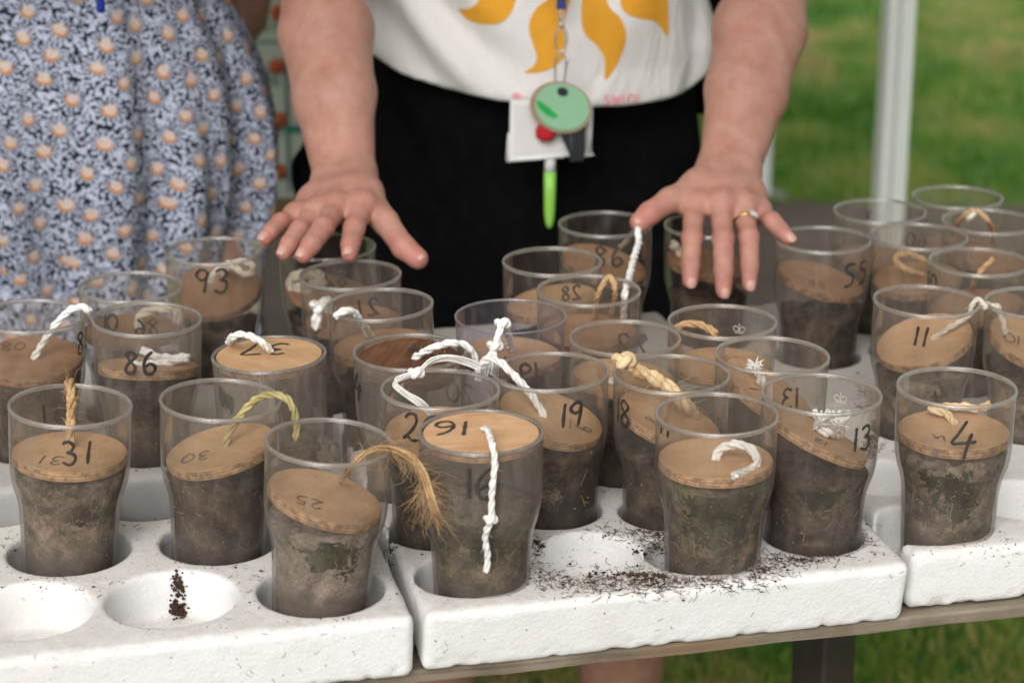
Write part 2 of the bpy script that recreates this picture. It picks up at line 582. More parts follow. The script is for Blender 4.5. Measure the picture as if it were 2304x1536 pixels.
M = {}
M['foam'] = mat_foam()
M['foam_shaded'] = mat_foam('shaded_foam', 0.45)  # same foam darkened: the shade on the back trays is put into its colour
M['glass'] = mat_glass('smoky_clear_plastic')
M['glass_lilac'] = mat_glass('lilac_clear_plastic', tint=(0.90, 0.88, 0.94), dustc=(0.42, 0.38, 0.42))
M['rim'] = mat_rim('plastic_rim')
M['rim_lilac'] = mat_rim('lilac_rim', (0.78, 0.76, 0.90))
M['lid'] = mat_wood('lid_plywood', (0.40, 0.222, 0.105), (0.57, 0.355, 0.195), 0.6)
M['lid_pale'] = mat_wood('lid_pale_plywood', (0.46, 0.25, 0.12), (0.63, 0.39, 0.22), 0.8)
M['lid_dark'] = mat_wood('lid_dark_plywood', (0.07, 0.026, 0.012), (0.165, 0.070, 0.033), 1.4)
M['lid_dull'] = mat_wood('lid_dull_plywood', (0.24, 0.12, 0.058), (0.36, 0.20, 0.11), 0.5)
M['ink'] = plain('marker_ink', (0.030, 0.025, 0.022), 0.45, var=0.5, scale=300)
M['ink_faint'] = plain('faded_ink', (0.09, 0.055, 0.035), 0.6, var=0.4, scale=300)
M['ink_green'] = plain('scribbled_ink', (0.03, 0.038, 0.033), 0.5, var=0.5, scale=300)
M['etch'] = plain('etched_mark', (0.72, 0.69, 0.66), 0.8)
M['cotton'] = mat_fibre('white_cotton', (0.66, 0.63, 0.59), (0.86, 0.84, 0.80))
M['cream'] = mat_fibre('cream_cotton', (0.46, 0.40, 0.31), (0.68, 0.62, 0.52))
M['jute'] = mat_fibre('orange_jute', (0.33, 0.19, 0.085), (0.58, 0.38, 0.205))
M['sisal'] = mat_fibre('pale_sisal', (0.50, 0.33, 0.16), (0.76, 0.58, 0.36))
M['green_jute'] = mat_fibre('olive_jute', (0.27, 0.215, 0.085), (0.50, 0.42, 0.20))
M['twig'] = mat_fibre('grey_twig', (0.20, 0.16, 0.12), (0.42, 0.36, 0.29))
M['soil'] = mat_soil('dark_soil')
M['soil_moss'] = mat_soil('mossy_soil', (0.022, 0.015, 0.010), (0.21, 0.150, 0.105), moss=0.7)
M['soil_pale'] = mat_soil('pale_soil', (0.045, 0.032, 0.023), (0.30, 0.225, 0.17), moss=0.35)
M['soil_grey'] = mat_soil('grey_soil', (0.095, 0.072, 0.058), (0.37, 0.295, 0.245), base=0.75)
M['moss'] = mat_soil('green_moss', (0.008, 0.010, 0.004), (0.070, 0.090, 0.020), base=0.0, pale=(0.19, 0.26, 0.06))
M['moss_dark'] = mat_soil('dark_moss', (0.010, 0.010, 0.005), (0.055, 0.053, 0.022), base=0.0, pale=(0.15, 0.125, 0.06))
M['debris'] = mat_fibre('soil_fibre', (0.028, 0.017, 0.011), (0.105, 0.060, 0.038))
M['skin'] = mat_skin()
M['nail'] = plain('nail', (0.50, 0.285, 0.225), 0.36, var=0.06, scale=200)

# ------------------------------------------------------------------ ground, grass, dirt
def ground():
    t = NT('grass_turf')
    o = t.obj()
    a = t.noise(o, 2.6, 5, 0.6)
    b = t.noise(o, 9, 4, 0.6)
    f = t.math('MULTIPLY_ADD', t.math('SUBTRACT', b, 0.5), 0.5, a)
    c = t.ramp(f, [(0.30, (0.038, 0.125, 0.014)), (0.50, (0.095, 0.215, 0.028)), (0.66, (0.235, 0.265, 0.07)), (0.78, (0.33, 0.25, 0.12))])
    m = t.pbr(Base_Color=c, Roughness=0.9, Normal=t.bump(t.noise(o, 30, 4), 0.6, 0.02))
    mb = MB()
    n = 40
    vs = [(-120 + 240 * i / n, -60 + 300 * j / n, 0) for j in range(n + 1) for i in range(n + 1)]
    mb.add(vs, [(j * (n + 1) + i, j * (n + 1) + i + 1, (j + 1) * (n + 1) + i + 1, (j + 1) * (n + 1) + i) for j in range(n) for i in range(n)])
    tag(mb.build('ground', m), kind='structure')
    # bare trodden earth under the marquee
    d = NT('bare_earth')
    o = d.obj()
    c = d.ramp(d.noise(o, 5, 6, 0.65), [(0.3, (0.085, 0.066, 0.050)), (0.7, (0.145, 0.112, 0.086))])
    m2 = d.pbr(Base_Color=c, Roughness=0.95, Normal=d.bump(d.noise(o, 40, 5), 0.7, 0.01))
    mb = MB()
    ring = []
    for k in range(72):
        w = 2 * PI * k / 72
        x, y = math.cos(w), math.sin(w)
        s = 1 / max(abs(x), abs(y)) ** 0.85
        ring.append((-0.6 + 2.9 * x * s + random.uniform(-.05, .05), 4.60 + 0.86 * y * s + random.uniform(-.05, .05), 0.006))
    mb.add(ring, [tuple(range(72))])
    tag(mb.build('bare_earth', m2), kind='structure')
    # unseen pale strip, added in front of the table to bounce neutral light back
    mb = MB()
    ring = [(-6 + 12 * i / 40, 1.55 + .12 * math.sin(i * 1.3) + random.uniform(-.06, .06), 0.005) for i in range(41)] + [(6 - 12 * i / 40, -3.2 + random.uniform(-.1, .1), 0.005) for i in range(41)]
    mb.add(ring[::-1], [tuple(range(82))])
    tag(mb.build('path', plain('pale_bounce_strip', (0.30, 0.275, 0.24), 0.95, var=.25, scale=9)), kind='structure')


def grass():
    t = NT('grass_blade')
    info = t.n('Attribute', attribute_name='tone')
    c = t.ramp(info.outputs['Fac'], [(0.0, (0.036, 0.135, 0.012)), (0.48, (0.13, 0.265, 0.030)), (0.72, (0.34, 0.36, 0.09)), (1.0, (0.50, 0.36, 0.18))])
    dif = t.n('BsdfDiffuse', {'Color': c})
    trl = t.n('BsdfTranslucent', {'Color': c})
    ms = t.n('MixShader', {0: 0.3, 1: dif.outputs[0], 2: trl.outputs[0]})
    t.t.links.new(ms.outputs[0], t.out.inputs[0])
    N = 110000
    y = 2.3 + 9.5 * RNG.random(N) ** 1.35
    x = (RNG.random(N) - 0.5) * (1.7 + 0.62 * (y - 2.3)) + 0.1 + 0.05 * (y - 2.3)
    inside = (np.abs(x + 0.6) < 2.85) & (np.abs(y - 4.60) < 0.80)
    x, y = x[~inside], y[~inside]
    N = len(x)
    clump = 0.5 + 0.5 * vnoise(x * 3.1, y * 3.1, 0.3) + 0.35 * vnoise(x * 9, y * 9, 4.2)
    hgt = 0.018 + 0.03 * RNG.random(N) * np.clip(clump, 0.3, 1.3)
    wd_ = 0.0022 + 0.002 * RNG.random(N)
    an = RNG.random(N) * 2 * PI
    ln = RNG.random(N) * 0.9
    la = RNG.random(N) * 2 * PI
    V = np.zeros((N, 4, 3), np.float32)
    dx, dy = np.cos(an) * wd_, np.sin(an) * wd_
    V[:, 0] = np.stack([x - dx, y - dy, 0 * x], 1)
    V[:, 1] = np.stack([x + dx, y + dy, 0 * x], 1)
    tx, ty = x + np.cos(la) * hgt * ln, y + np.sin(la) * hgt * ln
    V[:, 2] = np.stack([tx + dx * .35, ty + dy * .35, hgt], 1)
    V[:, 3] = np.stack([tx - dx * .35, ty - dy * .35, hgt], 1)
    Q = np.arange(N * 4).reshape(N, 4)
    me = np_mesh('grass', V.reshape(-1, 3), Q, smooth=False)
    tone = np.clip(0.46 + 0.50 * vnoise(x * 2.9, y * 1.7, 8.1) + 0.42 * vnoise(x * 7, y * 4, 2.1) + 0.12 * RNG.standard_normal(N), 0, 1).astype(np.float32)
    at_ = me.attributes.new('tone', 'FLOAT', 'POINT')
    at_.data.foreach_set('value', np.repeat(tone, 4))
    tag(link('grass', me, None, t.m), kind='stuff')


ground()
grass()

# ------------------------------------------------------------------ marquee
def marquee():
    fab = NT('canopy_cloth')
    dif = fab.n('BsdfDiffuse', {'Color': (0.72, 0.73, 0.70)})
    trl = fab.n('BsdfTranslucent', {'Color': (0.62, 0.64, 0.60)})
    ms = fab.n('MixShader', {0: 0.3, 1: dif.outputs[0], 2: trl.outputs[0]})
    fab.t.links.new(ms.outputs[0], fab.out.inputs[0])
    leg_m = plain('white_powder_coated_steel', (0.86, 0.86, 0.85), 0.35, var=0.03, scale=12)
    foot_m = plain('grey_steel_foot', (0.30, 0.30, 0.29), 0.5)
    root = tag(empty('marquee', (-0.9, 3.3, 0)), 'white framed marquee with two pale legs standing on the grass behind the table', 'marquee')

    def leg(x, y):
        mb = MB()
        w, r = 0.021, 0.010                       # an open channel with a rounded inner tube, as pop-up frames have
        prof = [(-w, -w), (w, -w), (w, w), (-w, w)]
        # outer square tube with chamfered corners
        c = 0.005
        ring = [(-w + c, -w), (w - c, -w), (w, -w + c), (w, w - c), (w - c, w), (-w + c, w), (-w, w - c), (-w, -w + c)]
        vs = [(px, py, z) for z in (0.012, 2.06) for px, py in ring]
        mb.add(vs, [(k, (k + 1) % 8, 8 + (k + 1) % 8, 8 + k) for k in range(8)])
        o = mb.build('leg', leg_m, root)
        o.location = (x + 0.9, y - 3.3, 0)
        o.rotation_euler = (0, 0, math.radians(28))
        mr = MB()
        mr.box((-w - 0.004, -w + 0.010, 1.03), (0.009, 0.010, 2.04))
        mr.box((-w + 0.010, -w - 0.004, 1.03), (0.010, 0.009, 2.04))
        link('leg_rib', mr.mesh('leg_rib'), o, leg_m)
        mf = MB()
        mf.box((0, 0, 0.006), (0.10, 0.10, 0.012))
        link('foot_plate', mf.mesh('foot_plate'), o, foot_m)
    for x in (0.592, -2.55):
        for y in (1.12, 3.32, 5.52):
            leg(x + (0.055 if y > 5 and x > 0 else 0), y)
    # roof: two slopes with a hanging edge
    mb = MB()
    x0, x1, y0, y1, ze, zr = -2.60, 0.635, 1.20, 5.62, 2.07, 2.85
    xm, ym0, ym1 = (x0 + x1) / 2, y0 + 1.2, y1 - 1.2
    n = 12
    vs = [(x0, y0, ze), (x1, y0, ze), (x1, y1, ze), (x0, y1, ze), (xm, ym0, zr), (xm, ym1, zr)]
    vs = [(a + 0.9, b - 3.3, c) for a, b, c in vs]
    mb.add(vs, [(0, 1, 4), (1, 2, 5, 4), (2, 3, 5), (3, 0, 4, 5)])
    link('canopy', mb.mesh('canopy'), root, fab.m)
    mv = MB()
    for (a, b) in (((x0, y0), (x1, y0)), ((x1, y0), (x1, y1)), ((x1, y1), (x0, y1)), ((x0, y1), (x0, y0))):
        k = 24
        pts = [(a[0] + (b[0] - a[0]) * i / k + 0.9, a[1] + (b[1] - a[1]) * i / k - 3.3) for i in range(k + 1)]
        vs = [(p[0], p[1], ze) for p in pts] + [(p[0], p[1], ze - 0.16 - 0.03 * (i % 2)) for i, p in enumerate(pts)]
        mv.add(vs, [(i, i + 1, k + 2 + i, k + 1 + i) for i in range(k)])
    link('valance', mv.mesh('valance'), root, fab.m)


marquee()

# ------------------------------------------------------------------ whiteboard with magnets
def whiteboard():
    Y = 3.1
    pan = NT('whiteboard_face')
    c = pan.ramp(pan.noise(pan.obj(), 6, 4), [(0.3, (0.45, 0.50, 0.43)), (0.7, (0.52, 0.565, 0.495))])
    pm = pan.pbr(Base_Color=c, Roughness=0.35)
    wood = plain('brown_wood_rail', (0.17, 0.105, 0.035), 0.6, var=0.3, scale=20)
    line = plain('board_line_ink', (0.14, 0.20, 0.19), 0.5)
    teal = plain('teal_pen', (0.02, 0.20, 0.16), 0.5)
    blue = plain('blue_pen', (0.05, 0.10, 0.22), 0.5)
    org = plain('orange_magnet_plastic', (0.52, 0.085, 0.02), 0.45)
    p0 = at(470, 446, Y)
    x0, x1, z0, z1 = p0.x - 0.25, p0.x + 0.42, p0.z, p0.z + 0.95
    root = tag(empty('whiteboard', ((x0 + x1) / 2, Y, 0)), 'pale green planner whiteboard ruled in boxes on a wooden stand behind the patterned dress', 'whiteboard')
    R = Vector(root.location)

    def bx(name, m, a, b, par=root):
        mb = MB()
        a, b = Vector(a) - R, Vector(b) - R
        mb.box((a + b) / 2, b - a)
        return link(name, mb.mesh(name), par, m)
    face = bx('panel', pm, (x0, Y, z0), (x1, Y + 0.018, z1))
    zb = at(600, 512, Y).z
    bx('rail', wood, (x0 - 0.02, Y - 0.03, zb), (x1 + 0.02, Y + 0.03, z0 - 0.001))
    for x in (x0 + 0.05, x1 - 0.09):
        bx('leg', wood, (x, Y - 0.02, 0), (x + 0.045, Y + 0.025, zb - 0.001))
    f = Y - 0.0012
    for py in (95, 160, 285, 400):
        q = at(600, py, Y).z
        bx('ruled_line', line, (x0 + .01, f, q - 0.0022), (x1 - .01, Y - 0.0002, q + 0.0022), face)
    for px in (645, 520, 770):
        q = at(px, 200, Y).x
        bx('ruled_line', line, (q - 0.003, f - .0005, z0 + .01), (q + 0.003, Y - 0.0002, z1 - .01), face)
    for px, py, t, m in ((603, 58, '81', line), (612, 180, '36', line), (618, 292, '34', line), (556, 50, '7', blue)):
        p = at(px, py, Y)
        mb = MB()
        glyph_ribbon(mb, t, 0.016, 0.0028, lambda s, q: Vector((p.x + s, f - 0.0008, p.z + q)) - R, lambda s, q: Vector((0, -1, 0)))
        link('written_number', mb.mesh('written_number'), face, m)
    a = at(645, 292, Y)
    bx('pen_stroke', teal, (a.x - 0.002, f - 0.001, a.z - 0.005), (a.x + 0.035, f, a.z + 0.005), face)
    names = ['orange flower magnet on the top line of the whiteboard', 'orange flower magnet second from top on the whiteboard',
             'orange flower magnet third from top on the whiteboard', 'orange flower magnet lowest on the whiteboard beside the black shorts']
    for (px, py), lab in zip(((622, 28), (622, 148), (628, 269), (627, 385)), names):
        p = at(px, py, Y)
        mb = MB()
        mb.lathe([(0.0001, 0.010), (0.006, 0.0095), (0.0075, 0.007), (0.008, 0.0)], 16)
        for k in range(7):
            w = 2 * PI * k / 7
            Mx = Matrix.Translation((0.0085 * math.cos(w), 0.0085 * math.sin(w), 0.003))
            mb.lathe([(0.0001, 0.003), (0.003, 0.002), (0.004, 0.0), (0.003, -0.0025)], 10, M=Mx)
        o = mb.build('magnet', org, None, True)
        o.location = (p.x, Y - 0.001, p.z)
        o.rotation_euler = (PI / 2, 0, random.random())
        tag(o, lab, 'magnet', 'orange magnets on the whiteboard')


# ------------------------------------------------------------------ handwriting
GL = {
    '0': [[(.32, 1), (.08, .75), (.05, .35), (.25, 0), (.5, .18), (.6, .55), (.5, .88), (.3, 1)]],
    '1': [[(.30, 1), (.27, .5), (.24, 0)]],
    '2': [[(.08, .78), (.22, .98), (.46, .95), (.5, .68), (.32, .35), (.04, .03)], [(.04, .05), (.2, .12), (.38, .03), (.62, .06)]],
    '3': [[(.08, .88), (.3, 1), (.5, .85), (.42, .62), (.22, .54)], [(.24, .54), (.5, .45), (.54, .2), (.34, 0), (.05, .12)]],
    '4': [[(.34, 1), (.18, .62), (.05, .36), (.3, .38), (.68, .42)], [(.52, .66), (.46, .3), (.42, -.08)]],
    '5': [[(.56, .98), (.3, .97), (.18, .95), (.14, .6)], [(.14, .6), (.36, .64), (.52, .42), (.42, .1), (.08, .02)]],
    '6': [[(.46, 1), (.2, .72), (.08, .32), (.22, .02), (.5, .08), (.54, .32), (.34, .45), (.12, .3)]],
    '7': [[(.05, .93), (.3, .97), (.6, .95), (.42, .5), (.28, 0)]],
    '8': [[(.48, .86), (.28, 1), (.1, .82), (.28, .55), (.5, .28), (.36, .02), (.1, .1), (.14, .35), (.36, .6), (.52, .8), (.44, .92)]],
    '9': [[(.52, .9), (.28, 1), (.08, .78), (.24, .55), (.46, .62), (.54, .9), (.5, .5), (.42, 0)]],
    'a': [[(.5, .5), (.3, .62), (.08, .4), (.14, .05), (.4, .08), (.52, .5), (.5, .1), (.62, 0)]],
    'e': [[(.1, .3), (.45, .36), (.4, .6), (.16, .58), (.06, .28), (.2, 0), (.5, .1)]],
    'n': [[(.08, .6), (.1, .3), (.08, 0), (.12, .4), (.32, .62), (.48, .45), (.48, 0)]],
    'w': [[(.04, .6), (.14, 0), (.3, .45), (.46, 0), (.58, .6)]],
    'i': [[(.2, .6), (.2, 0)], [(.2, .86), (.22, .82)]],
    'c': [[(.5, .52), (.28, .62), (.08, .32), (.24, 0), (.52, .1)]],
}


def strokes(text, h):
    """centred strokes of a short handwritten text of height h"""
    out, x = [], 0.0
    for ch in text:
        w = 0.42 if ch in '1i' else 0.78
        if ch == ' ':
            x += .5
            continue
        sl = random.uniform(-.04, .10)
        for s in GL[ch]:
            out.append([(x + px + sl * py + random.uniform(-.015, .015), py + random.uniform(-.015, .015)) for px, py in s])
        x += w
    x -= 0.15
    return [[((px - x / 2) * h, (py - 0.5) * h) for px, py in s] for s in out]


def ribbon(mb, pts2, width, pos, nor):
    c = catmull([(p[0], p[1], 0) for p in pts2], width * 0.5)
    n = len(c)
    vs, up = [], []
    for i, p in enumerate(c):
        d = c[min(i + 1, n - 1)] - c[max(i - 1, 0)]
        d = d.normalized() if d.length > 1e-9 else Vector((0, 1, 0))
        s = Vector((-d.y, d.x, 0)) * width * 0.5 * (0.85 + 0.3 * math.sin(i * 0.7 + p.x * 900) * 0.5 + (0.0))
        e = 0.55 if i in (0, n - 1) else 1.0
        for q in (p + s * e, p, p - s * e):
            P_, N_ = pos(q.x, q.y), nor(q.x, q.y)
            vs.append(P_ + N_ * (0.00035 if q is not p else 0.0006))
    fs = []
    for i in range(n - 1):
        a, b = 3 * i, 3 * i + 3
        fs += [(a, a + 1, b + 1, b), (a + 1, a + 2, b + 2, b + 1)]
    mb.add(vs, fs)


def glyph_ribbon(mb, text, h, width, pos, nor, rot=0.0):
    ca, sa = math.cos(rot), math.sin(rot)
    for s in strokes(text, h):
        ribbon(mb, [(x * ca - y * sa, x * sa + y * ca) for x, y in s], width, pos, nor)


whiteboard()

# ------------------------------------------------------------------ table
def table():
    pm = NT('weathered_plank')
    info = pm.n('ObjectInfo')
    o = pm.obj()
    o2 = pm.n('VectorMath', {0: o, 1: pm.n('CombineXYZ', {0: info.outputs['Random'], 1: pm.math('MULTIPLY', info.outputs['Random'], 4.0), 2: 0.0}).outputs[0]}, operation='ADD').outputs[0]
    g = pm.noise(pm.mapv(o2, (3.5, 90, 120)), 1.0, 6, 0.65, 0.5)
    b = pm.noise(o2, 18, 4)
    c = pm.ramp(pm.math('MULTIPLY_ADD', pm.math('SUBTRACT', g, .5), 0.8, b), [(0.25, (0.085, 0.062, 0.040)), (0.5, (0.18, 0.140, 0.098)), (0.75, (0.27, 0.225, 0.17))])
    st = pm.ramp(pm.noise(o2, 9, 3), [(0.55, 0.0), (0.7, 1.0)])
    c = pm.mix(pm.math('MULTIPLY', st, 0.6), c, (0.17, 0.09, 0.035))
    plank = pm.pbr(Base_Color=c, Roughness=0.8, Normal=pm.bump(g, 0.5, 0.0015))
    dk = plain('dark_stained_wood', (0.030, 0.020, 0.017), 0.55, var=0.35, scale=30)
    root = tag(empty('trestle_table', tab(0.3, 1.66, 0)), 'weathered wooden plank table on dark legs under the foam trays', 'table')
    root.rotation_euler = (0, 0, TH)
    u0, u1, w0, w1, zt = -0.75, 1.25, 1.3345, 1.955, 0.7545
    n = 5
    for i in range(n):
        a, bq = w0 + (w1 - w0) * i / n, w0 + (w1 - w0) * (i + 1) / n - 0.003
        mb = MB()
        k = 60
        rng = random.Random(i)
        vs = []
        for j in range(k + 1):
            u = u0 + (u1 - u0) * j / k - 0.3
            e = 0.0012 * math.sin(j * 1.7 + i) + rng.uniform(-.0006, .0006)
            dz = rng.uniform(-.0005, .0005)
            th = 0.0090
            vs += [(u, a - 1.66 + e, zt - th), (u, a - 1.66 + e - .0006, zt - 0.002 + dz), (u, a - 1.66 + e + 0.0015, zt + dz * .3), (u, bq - 1.66 - 0.0015, zt), (u, bq - 1.66, zt - .002), (u, bq - 1.66, zt - th)]
        fs = []
        for j in range(k):
            for q in range(6):
                q2 = (q + 1) % 6
                fs.append((6 * j + q, 6 * j + 6 + q, 6 * j + 6 + q2, 6 * j + q2))
        fs += [(5, 4, 3, 2, 1, 0), tuple(6 * k + q for q in range(6))]
        mb.add(vs, [f[::-1] for f in fs])
        o = mb.build('plank', plank, root)
        o.location = (0, 0, 0)
    lp = at(1853, 1470, 1.80)
    lu, lw = untab(lp)
    ru, rw = untab(at(1853, 1470, 2.22))
    for u, w in ((lu, lw), (-0.55, lw), (ru, rw), (-0.55, 1.92)):
        mb = MB()
        s = 0.0215
        c_ = 0.003
        ring = [(-s + c_, -s), (s - c_, -s), (s, -s + c_), (s, s - c_), (s - c_, s), (-s + c_, s), (-s, s - c_), (-s, -s + c_)]
        vs = [(x, y, z) for z in (0, zt - 0.0130) for x, y in ring]
        mb.add(vs, [(k, (k + 1) % 8, 8 + (k + 1) % 8, 8 + k) for k in range(8)] + [tuple(range(8, 16))])
        o = link('leg', mb.mesh('leg'), root, dk)
        o.location = (u - 0.3, w - 1.66, 0)
        o.rotation_euler = (0, 0, math.radians(25))
    mb = MB()
    for u in (-0.45, 0.15, 0.75):
        mb = MB()
        mb.box((u - .3, 0, zt - 0.0225), (0.06, 0.56, 0.018))
        link('batten', mb.mesh('batten'), root, plank)


table()

# ------------------------------------------------------------------ tumblers: where they stand
# key: pixel of the rim centre in the photograph, sideways lean in degrees
G = {'31': (159, 916, 4.0), '30': (497, 902, 3.2), '25': (741, 998, 4.3), '16': (1082, 970, 0), '20': (991, 868, 1), '19': (1238, 836, -1),
     '18': (1513, 838, 0), '17': (1617, 927, 0), '13': (1841, 884, .5), '4': (2153, 869, 0), '80': (68, 712, 2), '86': (331, 719, 2),
     '10b': (294, 645, 1), '93': (481, 563, 0), 'bh': (736, 553, 0), '82': (790, 620, -1), '21': (853, 683, -1.5), '37': (605, 797, -1.0),
     '24': (927, 795, 0), 'lil': (1149, 713, 0), 'bc': (1244, 588, 0), '28': (1323, 650, 0), 'pen': (1362, 503, 0), 'rh': (1600, 505, 0),
     '55': (1866, 537, 0), 'A': (1982, 475, 0), 'B': (2160, 448, 0), 'C': (2088, 527, 0), 'D': (2195, 497, 0), 'E': (2193, 583, 0),
     '11': (2085, 677, 1), '10r': (2337, 680, 0), '22': (1414, 758, 0), 'crown': (1620, 723, 0), '12': (1733, 800, 1)}
POS = {}
for k, (x, y, l) in G.items():
    p = on(x, y, RIMZ + (0.012 if k == 'lil' else 0))
    POS[k] = [p.x, p.y]
for it in range(60):                        # rims may touch, never cut into each other
    ks = list(POS)
    for i, a in enumerate(ks):
        for b in ks[i + 1:]:
            dx, dy = POS[b][0] - POS[a][0], POS[b][1] - POS[a][1]
            d = math.hypot(dx, dy)
            mn = 0.0895
            if d < mn:
                e = (mn - d) / 2 / d
                POS[a][0] -= dx * e; POS[a][1] -= dy * e
                POS[b][0] += dx * e; POS[b][1] += dy * e
LEAN = {k: math.radians(v[2]) for k, v in G.items()}


def gmat(k):
    """matrix of a tumbler's base"""
    h = GH + (0.012 if k == 'lil' else 0)
    R = Matrix.Rotation(LEAN[k], 4, 'Y')
    rim = Vector((POS[k][0], POS[k][1], RIMZ + (0.012 if k == 'lil' else 0)))
    base = rim - (R @ Vector((0, 0, h)))
    base.z = RIMZ - GH + 0.0006 + 0.033 * abs(math.sin(LEAN[k]))
    return Matrix.Translation(base) @ R


GM = {k: gmat(k) for k in G}
FOOT = {k: GM[k].translation + Vector((math.tan(LEAN[k]) * 0.02, 0, 0)) for k in G}

# ------------------------------------------------------------------ foam trays
TRAYBVH = []


def tray(name_label, u0, u1, w0, w1, keys, extra, r, seed, h=0.0022, chip=1.0, draft=0.0, mat='foam'):
    z0, z1 = 0.7555, TOPZ
    f = Field((u0 - .008, w0 - .008, z0 - .008), (u1 + .008, w1 + .008, z1 + .008), h)
    U, W, Z = f.axes()
    n1 = vnoise(U * 55 + seed, W * 55, Z * 55)
    n2 = vnoise(U * 160 + seed, W * 160, Z * 160)
    n3 = vnoise(U * 14 + seed, W * 14, Z * 14 + 3)
    rc = 0.0065
    qx = np.abs(U - (u0 + u1) / 2) - (u1 - u0) / 2 + rc
    Wt = W - draft * np.clip((z1 - .004 - Z) / (z1 - z0), 0, 1) * np.clip((w0 + .03 - W) / .02, 0, 1)
    qy = np.abs(Wt - (w0 + w1) / 2) - (w1 - w0) / 2 + rc
    qz = np.abs(Z - (z0 + z1) / 2) - (z1 - z0) / 2 + rc
    box = np.sqrt(np.maximum(qx, 0) ** 2 + np.maximum(qy, 0) ** 2 + np.maximum(qz, 0) ** 2) + np.minimum(np.maximum(np.maximum(qx, qy), qz), 0) - rc
    edge = np.clip((np.maximum(np.minimum(qx, qz), np.minimum(qy, qz)) + 0.008) / 0.010, 0, 1)      # chipped along the arrises
    low = np.clip((z0 + 0.012 - Z) / 0.012, 0, 1)
    D = box + 0.0001 * n1 + 0.0002 * n2 + chip * edge * (0.0009 * np.maximum(n1, 0) + 0.0006 * np.maximum(n2, 0)) + low * edge * 0.0024 * np.maximum(n2 + .3 * n1, 0) + 0.0002 * n3
    for (cu, cw, rr, zf) in [(*HOLES.get(k, (*untab(FOOT[k]), r)), RIMZ - GH) for k in keys] + [(a, b, c, 0.7705) for a, b, c in extra]:
        cyl = np.sqrt((U - cu) ** 2 + (W - cw) ** 2) - rr - 0.0014 * np.clip((Z - (TOPZ - 0.008)) / 0.008, 0, 1) ** 2 - 0.00025 * n2
        cyl = smax(cyl, (zf - Z) + 0 * cyl, 0.006)
        D = smax(D, -cyl, 0.0015)
    f.F = D.astype(np.float32)
    V, Q = f.nets()
    ou, ow = (u0 + u1) / 2, (w0 + w1) / 2
    org = tab(ou, ow, z0)
    V2 = V.copy()
    V2[:, 0] -= ou; V2[:, 1] -= ow; V2[:, 2] -= z0
    o = link('foam_tray', np_mesh('foam_tray', V2, Q), None, M[mat])
    o.location = org
    o.rotation_euler = (0, 0, TH)
    tag(o, name_label, 'foam tray', 'white foam trays on the table')
    Wd = np.stack([V[:, 0] * CT - V[:, 1] * ST, V[:, 0] * ST + V[:, 1] * CT, V[:, 2]], 1)
    TRAYBVH.append(BVHTree.FromPolygons(Wd.tolist(), Q.tolist()))


def pk(*a): return list(a)


def hole_px(px, py, r):
    p = on(px, py, TOPZ)
    return (*untab(p), r)


keys_u = {k: untab(FOOT[k]) for k in G}


def inside(u0, u1, w0, w1): return [k for k, (u, w) in keys_u.items() if u0 <= u < u1 and w0 <= w < w1]


SPLIT = 1.642


def front_hole(px, py, r):
    u, w = untab(on(px, py, TOPZ))
    return (u, w + r, r)


HOLES = {'25': front_hole(745, 1383, .0437), '31': front_hole(163, 1291, .0440), '30': front_hole(508, 1266, .0425), '16': front_hole(1076, 1339, .0365), '17': front_hole(1600, 1288, .0365), '4': front_hole(2122, 1222, .0365)}
tray('white foam tray at the front left with two wide empty holes along its front', -0.16, 0.2485, 1.3165, 1.607,
     inside(-1, .2495, 0, 1.61), [hole_px(60, 1372, .0445), hole_px(385, 1345, .0445), hole_px(335, 1118, .0445), hole_px(8, 1130, .0445)], 0.0430, 1.3, 0.002, 1.0, 0.008)
tray('white foam tray at the front centre strewn with brown soil fibres round an empty hole', 0.2560, 0.6105, 1.3185, SPLIT - .006,
     inside(.2495, .6145, 0, SPLIT - .003), [hole_px(1322, 1246, .0395)], 0.0370, 4.1, 0.002, 1.0, 0.012)
tray('white foam tray at the front right holding the tumbler marked 4', 0.6185, 0.98, 1.334, SPLIT - .006,
     inside(.6145, 1.2, 0, SPLIT - .003), [hole_px(2296, 1122, .038), hole_px(1985, 1072, .036)], 0.0370, 7.7, 0.002, 1.0, 0.008)
tray('white foam tray at the back left below the patterned dress', -0.16, 0.2160, 1.613, 1.915, inside(-1, .2495, 1.61, 3), [], 0.0395, 9.2, 0.003, mat='foam_shaded')
tray('white foam tray at the back centre in front of the black shorts', 0.2570, 0.6120, SPLIT, 1.932, inside(.2495, .6145, SPLIT - .003, 3), [], 0.0385, 12.4, 0.003, mat='foam_shaded')
tray('white foam tray at the back right with a crumbled front corner', 0.6200, 0.98, SPLIT, 1.932, inside(.6145, 1.2, SPLIT - .003, 3), [], 0.0385, 15.9, 0.003, 2.2, mat='foam_shaded')


def drop_on_tray(p):
    best = None
    for b in TRAYBVH:
        r = b.ray_cast(Vector((p[0], p[1], 1.2)), Vector((0, 0, -1)))
        if r[0] is not None and (best is None or r[0].z > best[0].z):
            best = (r[0], r[1])
    return best

# ------------------------------------------------------------------ tumblers
RO = 0.0430                                                  # outer radius below the lip
PROF = [(0.0, 0.0015), (0.0305, 0.0015), (0.0325, 0.004), (0.0334, 0.012), (0.0346, 0.040), (0.0356, 0.062), (0.0364, 0.070), (0.0380, 0.077),
        (0.0402, 0.084), (0.0417, 0.091), (0.0424, 0.099), (0.0428, 0.115), (RO, 0.138), (RO, 0.1425)]
PROF_ST = [(0.0, 0.0015), (0.033, 0.0015), (0.0352, 0.004), (0.038, 0.06), (0.0415, 0.12), (0.0437, 0.157)]


